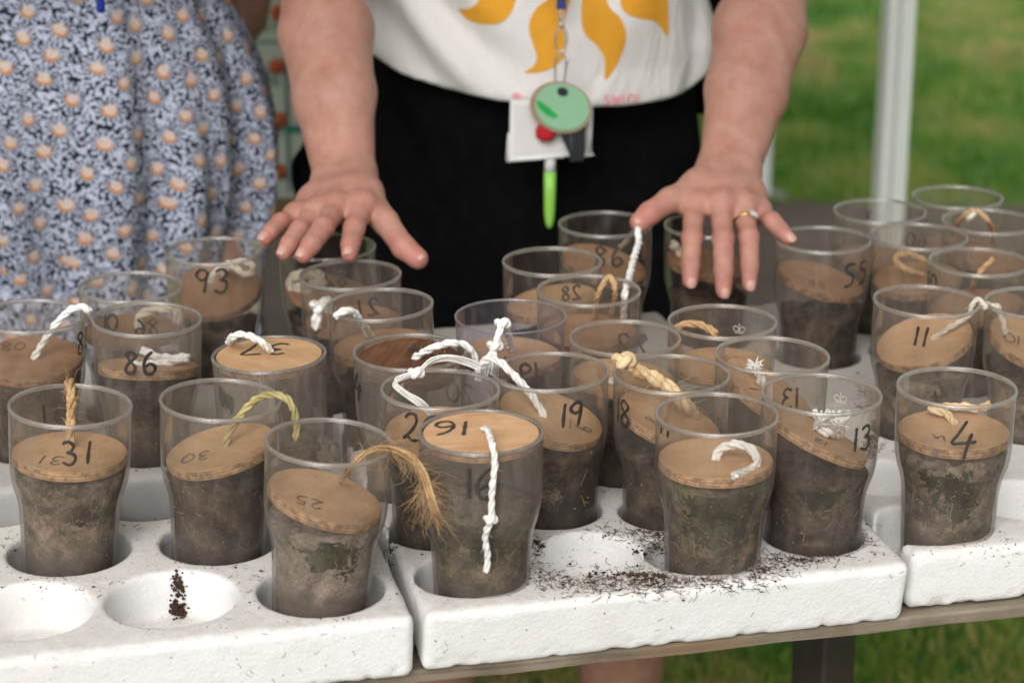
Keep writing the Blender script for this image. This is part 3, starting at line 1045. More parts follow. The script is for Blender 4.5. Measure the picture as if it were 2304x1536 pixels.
def prof_r(z, prof=PROF):
    for (r0, z0), (r1, z1) in zip(prof[1:], prof[2:]):
        if z <= z1: return r0 + (r1 - r0) * max(0, (z - z0)) / max(1e-6, z1 - z0)
    return prof[-1][0]


def smooth_prof(prof):
    c = catmull([(r, 0, z) for r, z in prof[2:]], 0.004)
    return prof[:2] + [(p.x, p.z) for p in c]


mb = MB(); mb.lathe(smooth_prof(PROF), 72); ME_WALL = mb.mesh('wall', True); ME_WALL.materials.append(M['glass'])
mb = MB()
lip = [(RO - 0.0005 + 0.0013 * math.cos(w), 0.1434 + 0.0018 * math.sin(w)) for w in [2 * PI * i / 10 for i in range(10)]]
mb.lathe(lip, 72, closed=True); ME_RIM = mb.mesh('rim', True); ME_RIM.materials.append(M['rim'])
mb = MB(); mb.lathe(PROF_ST, 72); ME_WALL2 = mb.mesh('wall', True); ME_WALL2.materials.append(M['glass_lilac'])
mb = MB(); mb.lathe([(0.0437, 0.1565), (0.0440, 0.1575), (0.0434, 0.158), (0.0424, 0.1575), (0.0422, 0.156)], 72, closed=True)
ME_RIM2 = mb.mesh('rim', True); ME_RIM2.materials.append(M['rim_lilac'])


def soil_mesh(top, seed, lump):
    rng = random.Random(seed)
    ph = rng.random() * 40
    mb = MB()
    seg, vs, fs = 40, [], []
    rings = [0.003 + (top - 0.003) * i / 9 for i in range(10)]
    vs.append((0, 0, 0.003))
    for i, z in enumerate(rings):
        for k in range(seg):
            w = 2 * PI * k / seg
            zz = z
            hv = float(vnoise(math.cos(w) * 1.6 + ph, math.sin(w) * 1.6, 1.0)) * 0.5 + float(vnoise(math.cos(w) * 5 + ph, math.sin(w) * 5, 3.0)) * 0.25
            zz = 0.003 + (z - 0.003) * (1 + hv * lump)
            r = prof_r(zz) - 0.0027 - 0.0010 * abs(float(vnoise(math.cos(w) * 8 + ph, math.sin(w) * 8, zz * 200)))
            vs.append((r * math.cos(w), r * math.sin(w), zz))
    n = len(rings)
    for m_, s in enumerate((0.8, 0.55, 0.28)):
        for k in range(seg):
            w = 2 * PI * k / seg
            e = vs[1 + (n - 1) * seg + k]
            zz = e[2] * s + top * (1 - s) + 0.004 * float(vnoise(e[0] * s * 130 + ph, e[1] * s * 130, 5.0))
            vs.append((e[0] * s, e[1] * s, zz))
    N = n + 3
    for k in range(seg): fs.append((0, 1 + (k + 1) % seg, 1 + k))
    for i in range(N - 1):
        for k in range(seg):
            k2 = (k + 1) % seg
            fs.append((1 + i * seg + k, 1 + i * seg + k2, 1 + (i + 1) * seg + k2, 1 + (i + 1) * seg + k))
    vs.append((0, 0, top))
    for k in range(seg): fs.append((1 + (N - 1) * seg + k, 1 + (N - 1) * seg + (k + 1) % seg, len(vs) - 1))
    mb.add(vs, fs)
    return mb.mesh('soil', True)


def moss_patch(parent, phi, z0, hw, hh, mat, seed, ragged, ztop):
    """moss grown against the inside of the wall: a raised sheet with a ragged outline"""
    n = 70
    a = np.linspace(-1.35, 1.35, n)
    U, W = np.meshgrid(a, a, indexing='ij')
    fld = np.sqrt(U ** 2 + W ** 2) + ragged * vnoise(U * 3 + seed, W * 3, seed) + ragged * .8 * vnoise(U * 9, W * 9 + seed, 2.0) + ragged * .5 * vnoise(U * 22, W * 22, seed + 4)
    zz = z0 + W * hh
    keep = (fld < 1) & (zz < ztop)
    R = np.vectorize(prof_r)(zz)
    ed = np.clip((1 - fld) / .25, 0, 1)
    r = R - .0031 + (.0003 if mat is M['moss'] else 0) + ed * .0007 - .0004 * np.abs(vnoise(U * 14 + seed, W * 14, 1.0))
    an = phi + U * hw / R
    V = np.stack([r * np.cos(an), r * np.sin(an), zz], -1).reshape(-1, 3)
    Q = [(i * n + k, (i + 1) * n + k, (i + 1) * n + k + 1, i * n + k + 1) for i in range(n - 1) for k in range(n - 1) if keep[i, k] and keep[i + 1, k] and keep[i, k + 1] and keep[i + 1, k + 1]]
    return link('moss', np_mesh('moss', V, np.array(Q)), parent, mat)


#      text, px, py, height px, on the far side
MARKS = {
    '31': [('31', 168, 1018, 50, 0), ('31', 126, 930, 44, 1)], '25': [('25', 730, 1020, 44, 1)], '16': [('16', 1076, 1086, 66, 0)],
    '20': [('20', 948, 962, 60, 0), ('20', 1036, 886, 44, 1)], '19': [('19', 1282, 932, 52, 0), ('19', 1196, 842, 50, 1)],
    '18': [('18', 1402, 926, 54, 0)], '17': [('17', 1499, 955, 48, 0)], '13': [('13', 1936, 985, 52, 0), ('13', 1782, 897, 46, 1)],
    '4': [('4', 2162, 985, 76, 0), ('4', 2118, 888, 50, 1)], '80': [('80', 186, 765, 46, 0)], '86': [('86', 315, 815, 48, 0), ('86', 330, 737, 36, 1)],
    '10b': [('10', 246, 724, 36, 0)], '93': [('93', 474, 632, 50, 0)], '82': [('82', 756, 628, 34, 1)], '21': [('21', 832, 692, 40, 1)],
    '24': [('4', 806, 866, 56, 0)], '22': [('22', 1424, 776, 46, 1)], '55': [('55', 1925, 616, 48, 0)], '11': [('11', 2065, 755, 42, 0), ('11', 2082, 692, 34, 1)],
    'pen': [('86', 1370, 577, 42, 0)], 'C': [('60', 2062, 540, 30, 1)], 'E': [('60', 2096, 630, 34, 0)], 'A': [('3', 1958, 490, 24, 1)], '28': [('28', 1286, 660, 32, 1)],
}
SOIL = {'31': (.098, 'soil_pale', .03), '30': (.088, 'soil', .04), '25': (.090, 'soil_grey', .03), '16': (.094, 'soil_moss', .08), '20': (.096, 'soil', .03), '19': (.088, 'soil', .03),
        '18': (.088, 'soil', .03), '17': (.100, 'soil_moss', .03), '13': (.086, 'soil', .04), '4': (.098, 'soil_pale', .04), '86': (.092, 'soil', .03), '80': (.096, 'soil', .03),
        '11': (.084, 'soil_pale', .10), '37': (.070, 'soil_grey', .15), '24': (.080, 'soil_grey', .12), 'crown': (.07, 'soil', .2), '12': (.07, 'soil', .1), '10r': (.082, 'soil_pale', .1)}
DUST = {'31': (1.0, 2.2), '25': (.7, 2.2), '16': (.6, 4.0), '17': (.7, 2.0), '13': (.75, 2.0), '4': (1.0, 1.9), '30': (.8, 2.4), '37': (1.0, 4.2), '24': (.9, 4.0), '11': (.9, 2.0), '10r': (.9, 2.0), '80': (.6, 2.0), '86': (.6, 2.6),
        '19': (.6, 2.0), '20': (.6, 2.2), '18': (.6, 2.2), 'pen': (.25, .8), 'rh': (.2, .6), 'bh': (.25, 1.0), '93': (.4, 2.6), '55': (.4, 2.0), 'bc': (.3, 1.0), '28': (.45, 2.0)}
GLAB = {
    '31': 'tumbler marked 31 at the front left with an orange rope over its far rim', '30': 'tumbler with an olive twine over its right side, just right of the one marked 31',
    '25': 'frontmost tumbler with green moss inside and frayed orange fibre over its rim', '16': 'tumbler marked 16 with a lid flush at its rim and white cord down its front',
    '20': 'tumbler marked 20 directly behind the one marked 16', '19': 'tumbler marked 19 with white rope lying into it over the left rim', '18': 'tumbler marked 18 with a pale sisal braid on its rim',
    '17': 'front tumbler with a white cord bent in a hook on its flat lid', '13': 'tumbler marked 13 with a dark moss patch and white tufts inside', '4': 'tumbler marked 4 on the front right tray',
    '80': 'tumbler cut by the left edge of the photo with a white cord over its rim', '86': 'tumbler marked 86 with folded white cord inside', '10b': 'tumbler behind the one marked 86, in front of the patterned dress',
    '93': 'tumbler marked 93 with a cream bow on its steep lid', 'bh': 'tumbler under the left spread hand, furthest back there', '82': 'tumbler with a white tassel inside just in front of the left hand',
    '21': 'tumbler with a white cord end bent over its front left rim', '37': 'tumbler closed by a pale wooden lid flush with its rim, dark scribble on its wall',
    '24': 'tumbler closed by a dark brown grained lid marked 24', 'lil': 'straight sided lilac rimmed tumbler with a white knotted tassel', 'bc': 'empty topped tumbler below the green pen, second from the back there',
    '28': 'tumbler marked 28 with an orange twine loop and a white cord pulled up from it', 'pen': 'tumbler touched by the thumb of the right hand in the photo', 'rh': 'tumbler standing behind the fingers with the ring',
    '55': 'tumbler marked 55 beside the little finger of the hand with the ring', 'A': 'tumbler in front of the foot of the white marquee leg', 'B': 'rearmost tumbler at the far right back corner',
    'C': 'tumbler with an orange loop on its lid, right of the one marked 55', 'D': 'tumbler at the back right with twine standing up out of it', 'E': 'tumbler marked 60 behind the one marked 11',
    '11': 'tumbler marked 11 with a white knotted cord over its right rim', '10r': 'tumbler cut by the right edge of the photo beside the one marked 11', '22': 'tumbler with 22 showing through from its far side',
    'crown': 'tumbler with an etched crown and a curl of orange rope inside', '12': 'tumbler with a steeply slanted lid and a white tuft, behind the one marked 13'}


def hit_glass(k, px, py, back):
    Mi = GM[k].inverted()
    o = Mi @ CAM
    d = (Mi.to_3x3() @ ray(px, py)).normalized()
    R = 0.0427
    for _ in range(3):
        a = d.x ** 2 + d.y ** 2
        b = o.x * d.x + o.y * d.y
        c = o.x ** 2 + o.y ** 2 - R * R
        D = max(b * b - a * c, 1e-10)
        t = (-b + math.sqrt(D)) / a if back else (-b - math.sqrt(D)) / a
        p = o + d * t
        R = prof_r(p.z)
    return math.atan2(p.y, p.x), p.z


def glass_map(phi, z0):
    def pos(s, q):
        z = min(z0 + q, GH - 0.004)
        R = prof_r(z) + 0.0009
        a = phi + s / 0.043
        return Vector((R * math.cos(a), R * math.sin(a), z))

    def nor(s, q):
        a = phi + s / 0.043
        return Vector((math.cos(a), math.sin(a), 0))
    return pos, nor


CROWN = [[(-.5, 0), (.5, 0)], [(-.5, .16), (.5, .16)], [(-.5, .16), (-.62, .5), (-.42, .66), (-.12, .5), (0, .2)], [(.5, .16), (.62, .5), (.42, .66), (.12, .5), (0, .2)],
         [(0, .2), (0, .8)], [(-.12, .8), (.12, .8)], [(0, .72), (0, .95)]]

for n, k in enumerate(G):
    root = empty('plastic_tumbler')
    root.matrix_world = GM[k]
    tag(root, GLAB[k], 'tumbler', 'clear plastic tumblers standing in the foam trays')
    lil = k == 'lil'
    w = link('wall', ME_WALL2 if lil else ME_WALL, root)
    w.rotation_euler = (0, 0, RNG.random() * 6)
    w.color = DUST.get(k, (.55, 1.9)) + (0, 1)
    link('rim', ME_RIM2 if lil else ME_RIM, root)
    h, m, lump = SOIL.get(k, (.078, 'soil', .12))
    link('soil', soil_mesh(h, n, lump), root, M[m])
    for text, px, py, hp, back in MARKS.get(k, []):
        random.seed(hash((k, text)) % 1000 if False else sum(map(ord, k + text)))
        phi, z = hit_glass(k, px, py, back)
        d = (Vector((POS[k][0], POS[k][1], RIMZ)) - CAM).length
        hm = hp * d / F / 0.93
        pos, nor = glass_map(phi, z)
        mb = MB()
        glyph_ribbon(mb, text, hm, 0.0025 if hp < 48 else 0.0029, pos, nor)
        mb.build('inked_number', M['ink'], root)
    if k in ('crown', '13'):
        px, py = ((1662, 742), (1890, 898))[k == '13']
        phi, z = hit_glass(k, px, py, 1)
        pos, nor = glass_map(phi, z - .003)
        mb = MB()
        for s in CROWN: ribbon(mb, [(x * .0075, y * .0085) for x, y in s], 0.0007, pos, nor)
        mb.build('crown_stamp', M['etch'], root)
    if k == '37':
        phi, z = hit_glass(k, 508, 890, 0)
        pos, nor = glass_map(phi, z)
        mb = MB()
        rng = random.Random(3)
        pts = [(-.007 + .0013 * i + rng.uniform(-.001, .001), (.006 if i % 2 else -.006) - .0005 * i + rng.uniform(-.002, .002)) for i in range(12)]
        ribbon(mb, pts, 0.0024, pos, nor)
        ribbon(mb, [(p[0] + .001, p[1] * .7) for p in pts], 0.0024, pos, nor)
        mb.build('ink_scribble', M['ink_green'], root)
    if k == '37':
        pass
    # the moss balls and clods seen through the wall
    for key, px, py, hw, hh, mt, sd, rg in (('25', 742, 1262, .0210, .0150, 'moss_dark', 31.0, .5), ('25', 728, 1262, .0125, .0085, 'moss', 2.0, .6), ('13', 1846, 1112, .0175, .0185, 'moss_dark', 5.0, .12), ('16', 1092, 1205, .020, .025, 'moss_dark', 9.0, .14),
                                            ('16', 1008, 1205, .008, .021, 'soil', 11.0, .2), ('17', 1630, 1135, .024, .024, 'moss_dark', 14.0, .5), ('17', 1580, 1200, .016, .014, 'moss_dark', 15.0, .6), ('4', 2152, 1122, .0165, .020, 'moss_dark', 19.0, .35),
                                            ('4', 2100, 1085, .014, .010, 'moss_dark', 20.0, .7), ('31', 185, 1165, .016, .010, 'soil', 23.0, .6), ('30', 560, 1160, .014, .022, 'soil', 29.0, .4), ('19', 1235, 1110, .010, .014, 'soil_pale', 33.0, .6)):
        if key == k:
            phi, z = hit_glass(k, px, py, 0)
            moss_patch(root, phi, z, hw, hh, M[mt], sd, rg, h - .003)

# ------------------------------------------------------------------ lids
#  depth under the rim, right side down, near side down (degrees), radius, wood, [(text, px, py, turn, height)]
LIDS = {
    '31': (.036, 0, 0, .0405, 'lid', [('31', 120, 1036, 180, .015)]), '30': (.037, -14, 3, .0400, 'lid', [('30', 442, 1028, 180, .014)]),
    '25': (.0405, 13, 1, .0400, 'lid', [('25', 696, 1130, 180, .014)]), '16': (.0012, 0, 0, .0402, 'lid_pale', [('16', 1022, 964, 180, .027)]),
    '20': (.033, 0, 6, .0402, 'lid', []), '19': (.036, 17, 7, .0400, 'lid', [('9', 1312, 962, -100, .013)]), '18': (.036, 19, 5, .0400, 'lid', [('8', 1468, 948, 60, .013)]),
    '17': (.034, 0, 0, .0405, 'lid_pale', []), '13': (.032, 24, -4, .0395, 'lid', [('12', 1850, 995, 170, .012)]), '4': (.034, 0, 1, .0405, 'lid', [('4', 2115, 985, 200, .014)]),
    '80': (.036, 0, 8, .0402, 'lid_dull', [('80', 30, 780, 10, .014)]), '86': (.039, 0, -11, .0400, 'lid', []), '10b': (.037, 0, 0, .040, 'lid_dull', []),
    '93': (.036, -4, 20, .0400, 'lid_dull', []), 'bh': (.042, 9, 4, .0395, 'lid_dull', []), '82': (.040, 0, 0, .040, 'lid_dull', []), '21': (.035, -4, 0, .0402, 'lid_dull', []),
    '37': (.0008, 0, 0, .0402, 'lid', [('37', 600, 786, 180, .026)]), '24': (.0085, 1, 8, .0398, 'lid_dark', [('24', 958, 788, 180, .019)]), 'lil': (.030, 2, 1, .0395, 'lid', [('91', 1135, 808, 180, .012)]),
    'bc': (.036, -9, 2, .040, 'lid', []), '28': (.036, 0, 3, .040, 'lid_dull', []), 'pen': (.038, 14, 7, .040, 'lid_dull', []), 'rh': (.036, 9, 3, .040, 'lid_dull', []),
    '55': (.037, 14, 4, .040, 'lid_dull', [('55', 1840, 640, 180, .012)]), 'A': (.045, 4, 0, .0395, 'lid_dull', []), 'B': (.05, 0, 0, .0390, 'lid_dull', []), 'C': (.040, -6, 4, .040, 'lid_dull', []),
    'D': (.034, 8, 0, .040, 'lid_dull', []), 'E': (.040, -7, 2, .040, 'lid_dull', []), '11': (.034, -19, 10, .0398, 'lid', []), '10r': (.035, 17, 12, .0398, 'lid', [('10', 2282, 764, 175, .016)]),
    '22': (.032, 5, 0, .0402, 'lid', []), 'crown': (.036, 0, 0, .040, 'lid', []), '12': (.030, 30, 6, .0398, 'lid', [('7', 1698, 872, -30, .018)])}
LLAB = {
    '31': 'wooden lid with orange rope lying flat inside the tumbler marked 31', '30': 'wooden lid tipped up to the right with olive twine, right of the tumbler marked 31', '25': 'wooden lid tipped down to the right with a frayed orange fibre tail',
    '16': 'pale wooden lid marked 16 flush in its rim with white cord down the front', '20': 'wooden lid with a flat white ribbon cord, inside the tumbler marked 20', '19': 'wooden lid slanting down to the right in the tumbler marked 19 under white rope',
    '18': 'wooden lid with a thick pale sisal braid inside the tumbler marked 18', '17': 'pale flat wooden lid with a white cord bent in a hook', '13': 'steep wooden lid with two white tufts inside the tumbler marked 13', '4': 'wooden lid with straw coloured sisal inside the tumbler marked 4',
    '80': 'wooden lid with white cord in the tumbler cut by the left edge', '86': 'wooden lid seen edge on with folded white cord inside the tumbler marked 86', '10b': 'wooden lid with cream loop behind the tumbler marked 86', '93': 'brown wooden lid tilted to the viewer with a cream bow, tumbler marked 93',
    'bh': 'wooden lid heaped with cream cord under the left spread hand', '82': 'wooden lid with a white tassel at its left, tumbler in front of the left hand', '21': 'wooden lid with white cord reaching the front left rim, behind the dark brown lid',
    '37': 'wooden lid marked 37 flush on its tumbler with a short white cord arching over it', '24': 'dark brown grained wooden lid marked 24 sunk at its near side', 'lil': 'wooden lid with a white tassel in the straight lilac tumbler', 'bc': 'wooden lid inside the tumbler just below the green pen, no cord showing',
    '28': 'wooden lid with orange twine loop and white cord pulled up by the thumb', 'pen': 'wooden lid with a stiff grey string reaching up to the thumb', 'rh': 'wooden lid with pale cord behind the fingers with the ring', '55': 'dull wooden lid slanting right in the tumbler marked 55',
    'A': 'wooden lid low in the tumbler before the white marquee leg', 'B': 'wooden lid deep in the rearmost tumbler at the back right', 'C': 'wooden lid with a lying orange rope loop, right of the tumbler marked 55', 'D': 'wooden lid with twine standing up in an arch at the back right',
    'E': 'wooden lid with a thin upright orange twine, behind the tumbler marked 11', '11': 'wooden lid tipped up to the right in the tumbler marked 11', '10r': 'wooden lid marked 10 cut by the right edge of the photo', '22': 'wooden lid with a short white stub in the tumbler showing 22 from behind',
    'crown': 'wooden lid with a curl of orange rope in the tumbler with the etched crown', '12': 'steeply slanted wooden lid marked 7 with a white tuft'}
#  material, radius, waypoints (px, py, distance behind the tumbler's axis | 'L' = on the lid), frayed hairs, knots at waypoint numbers
STR = {
    '31': [('jute', .0034, [(156, 1008, 'L'), (158, 962, .012), (161, 905, .028), (158, 866, .040), (156, 861, .047), (155, 885, .052)], 40, [])],
    '30': [('green_jute', .0027, [(505, 1003, 'L'), (513, 980, .0), (540, 935, .006), (577, 898, .008), (612, 887, .004), (641, 894, 0), (660, 918, -.002), (667, 958, -.004), (667, 990, -.004)], 30, [])],
    '25': [('jute', .0024, [(765, 1085, 'L'), (790, 1052, 0), (832, 1014, -.004), (874, 1006, -.006), (922, 1026, -.012), (952, 1064, -.020), (968, 1110, -.040), (984, 1156, -.043)], 320, [])],
    '16': [('cotton', .0022, [(1085, 964, 'L'), (1096, 966, -.006), (1108, 1000, -.044), (1113, 1045, -.0485), (1107, 1105, -.0485), (1104, 1168, -.0485), (1092, 1205, -.045), (1097, 1250, -.042), (1094, 1286, -.041)], 10, [5])],
    '20': [('cotton', .0027, [(985, 950, 'L'), (950, 915, 0), (905, 882, .0), (884, 864, 0), (900, 852, 0), (937, 839, .006), (965, 815, .014), (1005, 806, .022), (1050, 818, .030), (1082, 832, .034)], 50, [5])],
    '19': [('cotton', .0029, [(1229, 938, 'L'), (1195, 888, 0), (1158, 846, 0), (1122, 813, .004), (1098, 808, .010), (1080, 826, .014), (1076, 856, .016)], 14, [])],
    '18': [('sisal', .0052, [(1566, 935, 'L'), (1535, 902, .006), (1495, 864, .008), (1452, 842, .004), (1420, 824, 0), (1398, 808, -.004)], 110, [])],
    '17': [('cotton', .0033, [(1612, 1034, 'L'), (1615, 1016, 0), (1642, 1001, -.003), (1678, 1003, -.009), (1704, 1030, -.014), (1692, 1056, -.018), (1649, 1078, 'L')], 14, [])],
    '13': [('cotton', .0034, [(1845, 950, .0), (1838, 970, 'L'), (1862, 972, -.004), (1885, 984, 'L'), (1890, 955, -.006)], 60, [])],
    '4': [('sisal', .0030, [(2150, 955, 'L'), (2130, 930, .02), (2095, 920, .026), (2150, 914, .03), (2205, 918, .028), (2228, 906, .026)], 40, [])],
    '80': [('cotton', .0028, [(74, 806, 'L'), (112, 748, .0), (152, 702, .0), (186, 690, -.002), (203, 702, -.006)], 12, [])],
    '86': [('cotton', .0034, [(290, 818, 'L'), (330, 820, -.006), (380, 814, -.006), (421, 804, 0), (380, 806, .006), (345, 800, .004), (318, 785, .006)], 18, [])],
    '10b': [('cream', .0040, [(318, 742, 'L'), (312, 715, 0), (350, 696, 0), (395, 698, 0), (402, 730, 0)], 14, [])],
    '93': [('cream', .0030, [(500, 612, 'L'), (525, 596, -.008), (552, 588, -.008), (571, 602, -.012), (556, 618, -.018), (530, 604, -.012), (505, 598, -.012), (484, 614, -.018), (470, 640, -.030)], 20, [1])],
    'bh': [('cream', .0052, [(662, 655, 'L'), (656, 632, .0), (690, 616, .004), (728, 626, 0), (700, 645, -.012), (668, 648, -.01)], 20, [])],
    '82': [('cotton', .0042, [(745, 700, 'L'), (735, 678, -.01), (722, 690, -.028), (714, 712, -.032), (712, 742, -.032)], 24, [2])],
    '21': [('cotton', .0030, [(834, 756, 'L'), (818, 732, -.02), (800, 706, -.036), (785, 698, -.043), (768, 703, -.046), (752, 713, -.047)], 16, [])],
    '37': [('cotton', .0027, [(514, 770, 'L'), (524, 757, 0), (552, 753, 0), (584, 766, -.008), (611, 796, 'L')], 12, [])],
    '24': [('cotton', .0028, [(930, 804, 'L'), (965, 786, -.004), (1012, 772, .0), (1046, 776, .004), (1067, 800, .006), (1074, 826, .008)], 22, [])],
    'lil': [('cotton', .0028, [(1152, 785, 'L'), (1142, 752, -.024), (1131, 728, -.044), (1122, 752, -.052), (1114, 778, -.054), (1100, 808, -.060), (1086, 836, -.064)], 70, [2, 4])],
    '28': [('jute', .0022, [(1338, 715, 'L'), (1345, 665, 0), (1370, 622, .0), (1384, 655, -.006), (1374, 715, 'L')], 20, []),
           ('cotton', .0028, [(1402, 715, 'L'), (1406, 662, .010), (1416, 622, .06), (1428, 575, .11), (1437, 545, .140), (1435, 513, .160)], 8, [])],
    'pen': [('twig', .0022, [(1368, 598, 'L'), (1390, 562, -.01), (1412, 540, -.022), (1433, 514, -.034)], 8, [])],
    'rh': [('cream', .0045, [(1515, 548, 0), (1525, 572, 'L'), (1560, 590, 'L')], 14, [])],
    'crown': [('jute', .0030, [(1530, 792, 'L'), (1517, 748, .006), (1542, 729, .012), (1580, 732, .010), (1614, 752, .004)], 26, [])],
    '12': [('cotton', .0034, [(1716, 864, 'L'), (1708, 842, 0), (1698, 824, 0)], 40, [])],
    '11': [('cream', .0022, [(2095, 762, 'L'), (2135, 738, -.004), (2180, 710, .0), (2186, 688, 0), (2202, 674, 0), (2218, 688, -.006), (2240, 692, -.010), (2256, 722, -.014), (2262, 752, -.016)], 30, [5, 6])],
    'C': [('jute', .0026, [(2080, 618, 'L'), (2035, 604, -.01), (2014, 580, 0), (2045, 571, 0), (2088, 592, 0), (2098, 612, 'L')], 20, [])],
    'D': [('jute', .0022, [(2238, 545, 'L'), (2226, 502, -.01), (2196, 474, -.01), (2166, 488, -.01), (2138, 532, 'L')], 20, []), ('cream', .0034, [(2192, 476, -.012), (2176, 494, -.014)], 8, [])],
    'E': [('jute', .0022, [(2186, 650, 'L'), (2200, 618, .0), (2224, 592, 0), (2236, 583, 0)], 8, [])],
    '22': [('cotton', .0030, [(1372, 862, 'L'), (1384, 854, -.01), (1396, 866, -.02)], 8, [])],
    '10r': [('cotton', .0026, [(2330, 760, 'L'), (2340, 735, 0), (2360, 730, 0)], 8, [])],
}


def rope_mesh(mb, pts, r, strands=3, step=None, twist=5.2, loose=0.0, taper=False):
    c = catmull(pts, step or max(0.0011, r * 0.45))
    n = len(c)
    t0 = (c[1] - c[0]).normalized()
    a = t0.orthogonal().normalized()
    L = 0.0
    paths = [[] for _ in range(strands)]
    radii = []
    for i, p in enumerate(c):
        t = c[min(i + 1, n - 1)] - c[max(i - 1, 0)]
        t = t.normalized() if t.length > 1e-9 else t0
        a = a - t * a.dot(t)
        a = a.normalized() if a.length > 1e-6 else t.orthogonal().normalized()
        b = t.cross(a)
        if i: L += (p - c[i - 1]).length
        wob = 1 + 0.10 * math.sin(L * 900 + r * 1e4) + 0.08 * math.sin(L * 390)
        for s in range(strands):
            w = 2 * PI * s / strands + L / (r * twist) * 2 * PI / 2.2
            paths[s].append(p + (a * math.cos(w) + b * math.sin(w)) * r * 0.50 * wob * (1 + loose * random.uniform(-.3, .5)))
        radii.append(r * 0.60 * wob * (0.75 if i in (0, n - 1) else 1))
    for q in paths: mb.tube(q, radii, 6)
    return c


def hair(mb, p, d, ln, r=0.00016):
    pts = [p]
    d = d.normalized()
    for i in range(4):
        d = (d + Vector((random.gauss(0, .35), random.gauss(0, .35), random.gauss(-.12, .3)))).normalized()
        pts.append(pts[-1] + d * ln / 4)
    mb.tube(pts, [r, r, r, r * .8, r * .4], 3, False)


def knot(mb, p, r):
    pts = []
    for i in range(25):
        t = 2 * PI * i / 24
        pts.append(p + Vector(((math.sin(t) + 2 * math.sin(2 * t)), (math.cos(t) - 2 * math.cos(2 * t)) * 0.8, -math.sin(3 * t) * 1.2)) * r * 0.52)
    mb.tube(pts, r * 0.72, 7)
    mb.tube([p + Vector((0, 0, -r * .8)), p, p + Vector((0, 0, r * .8))], [r * .5, r * 1.1, r * .5], 8)


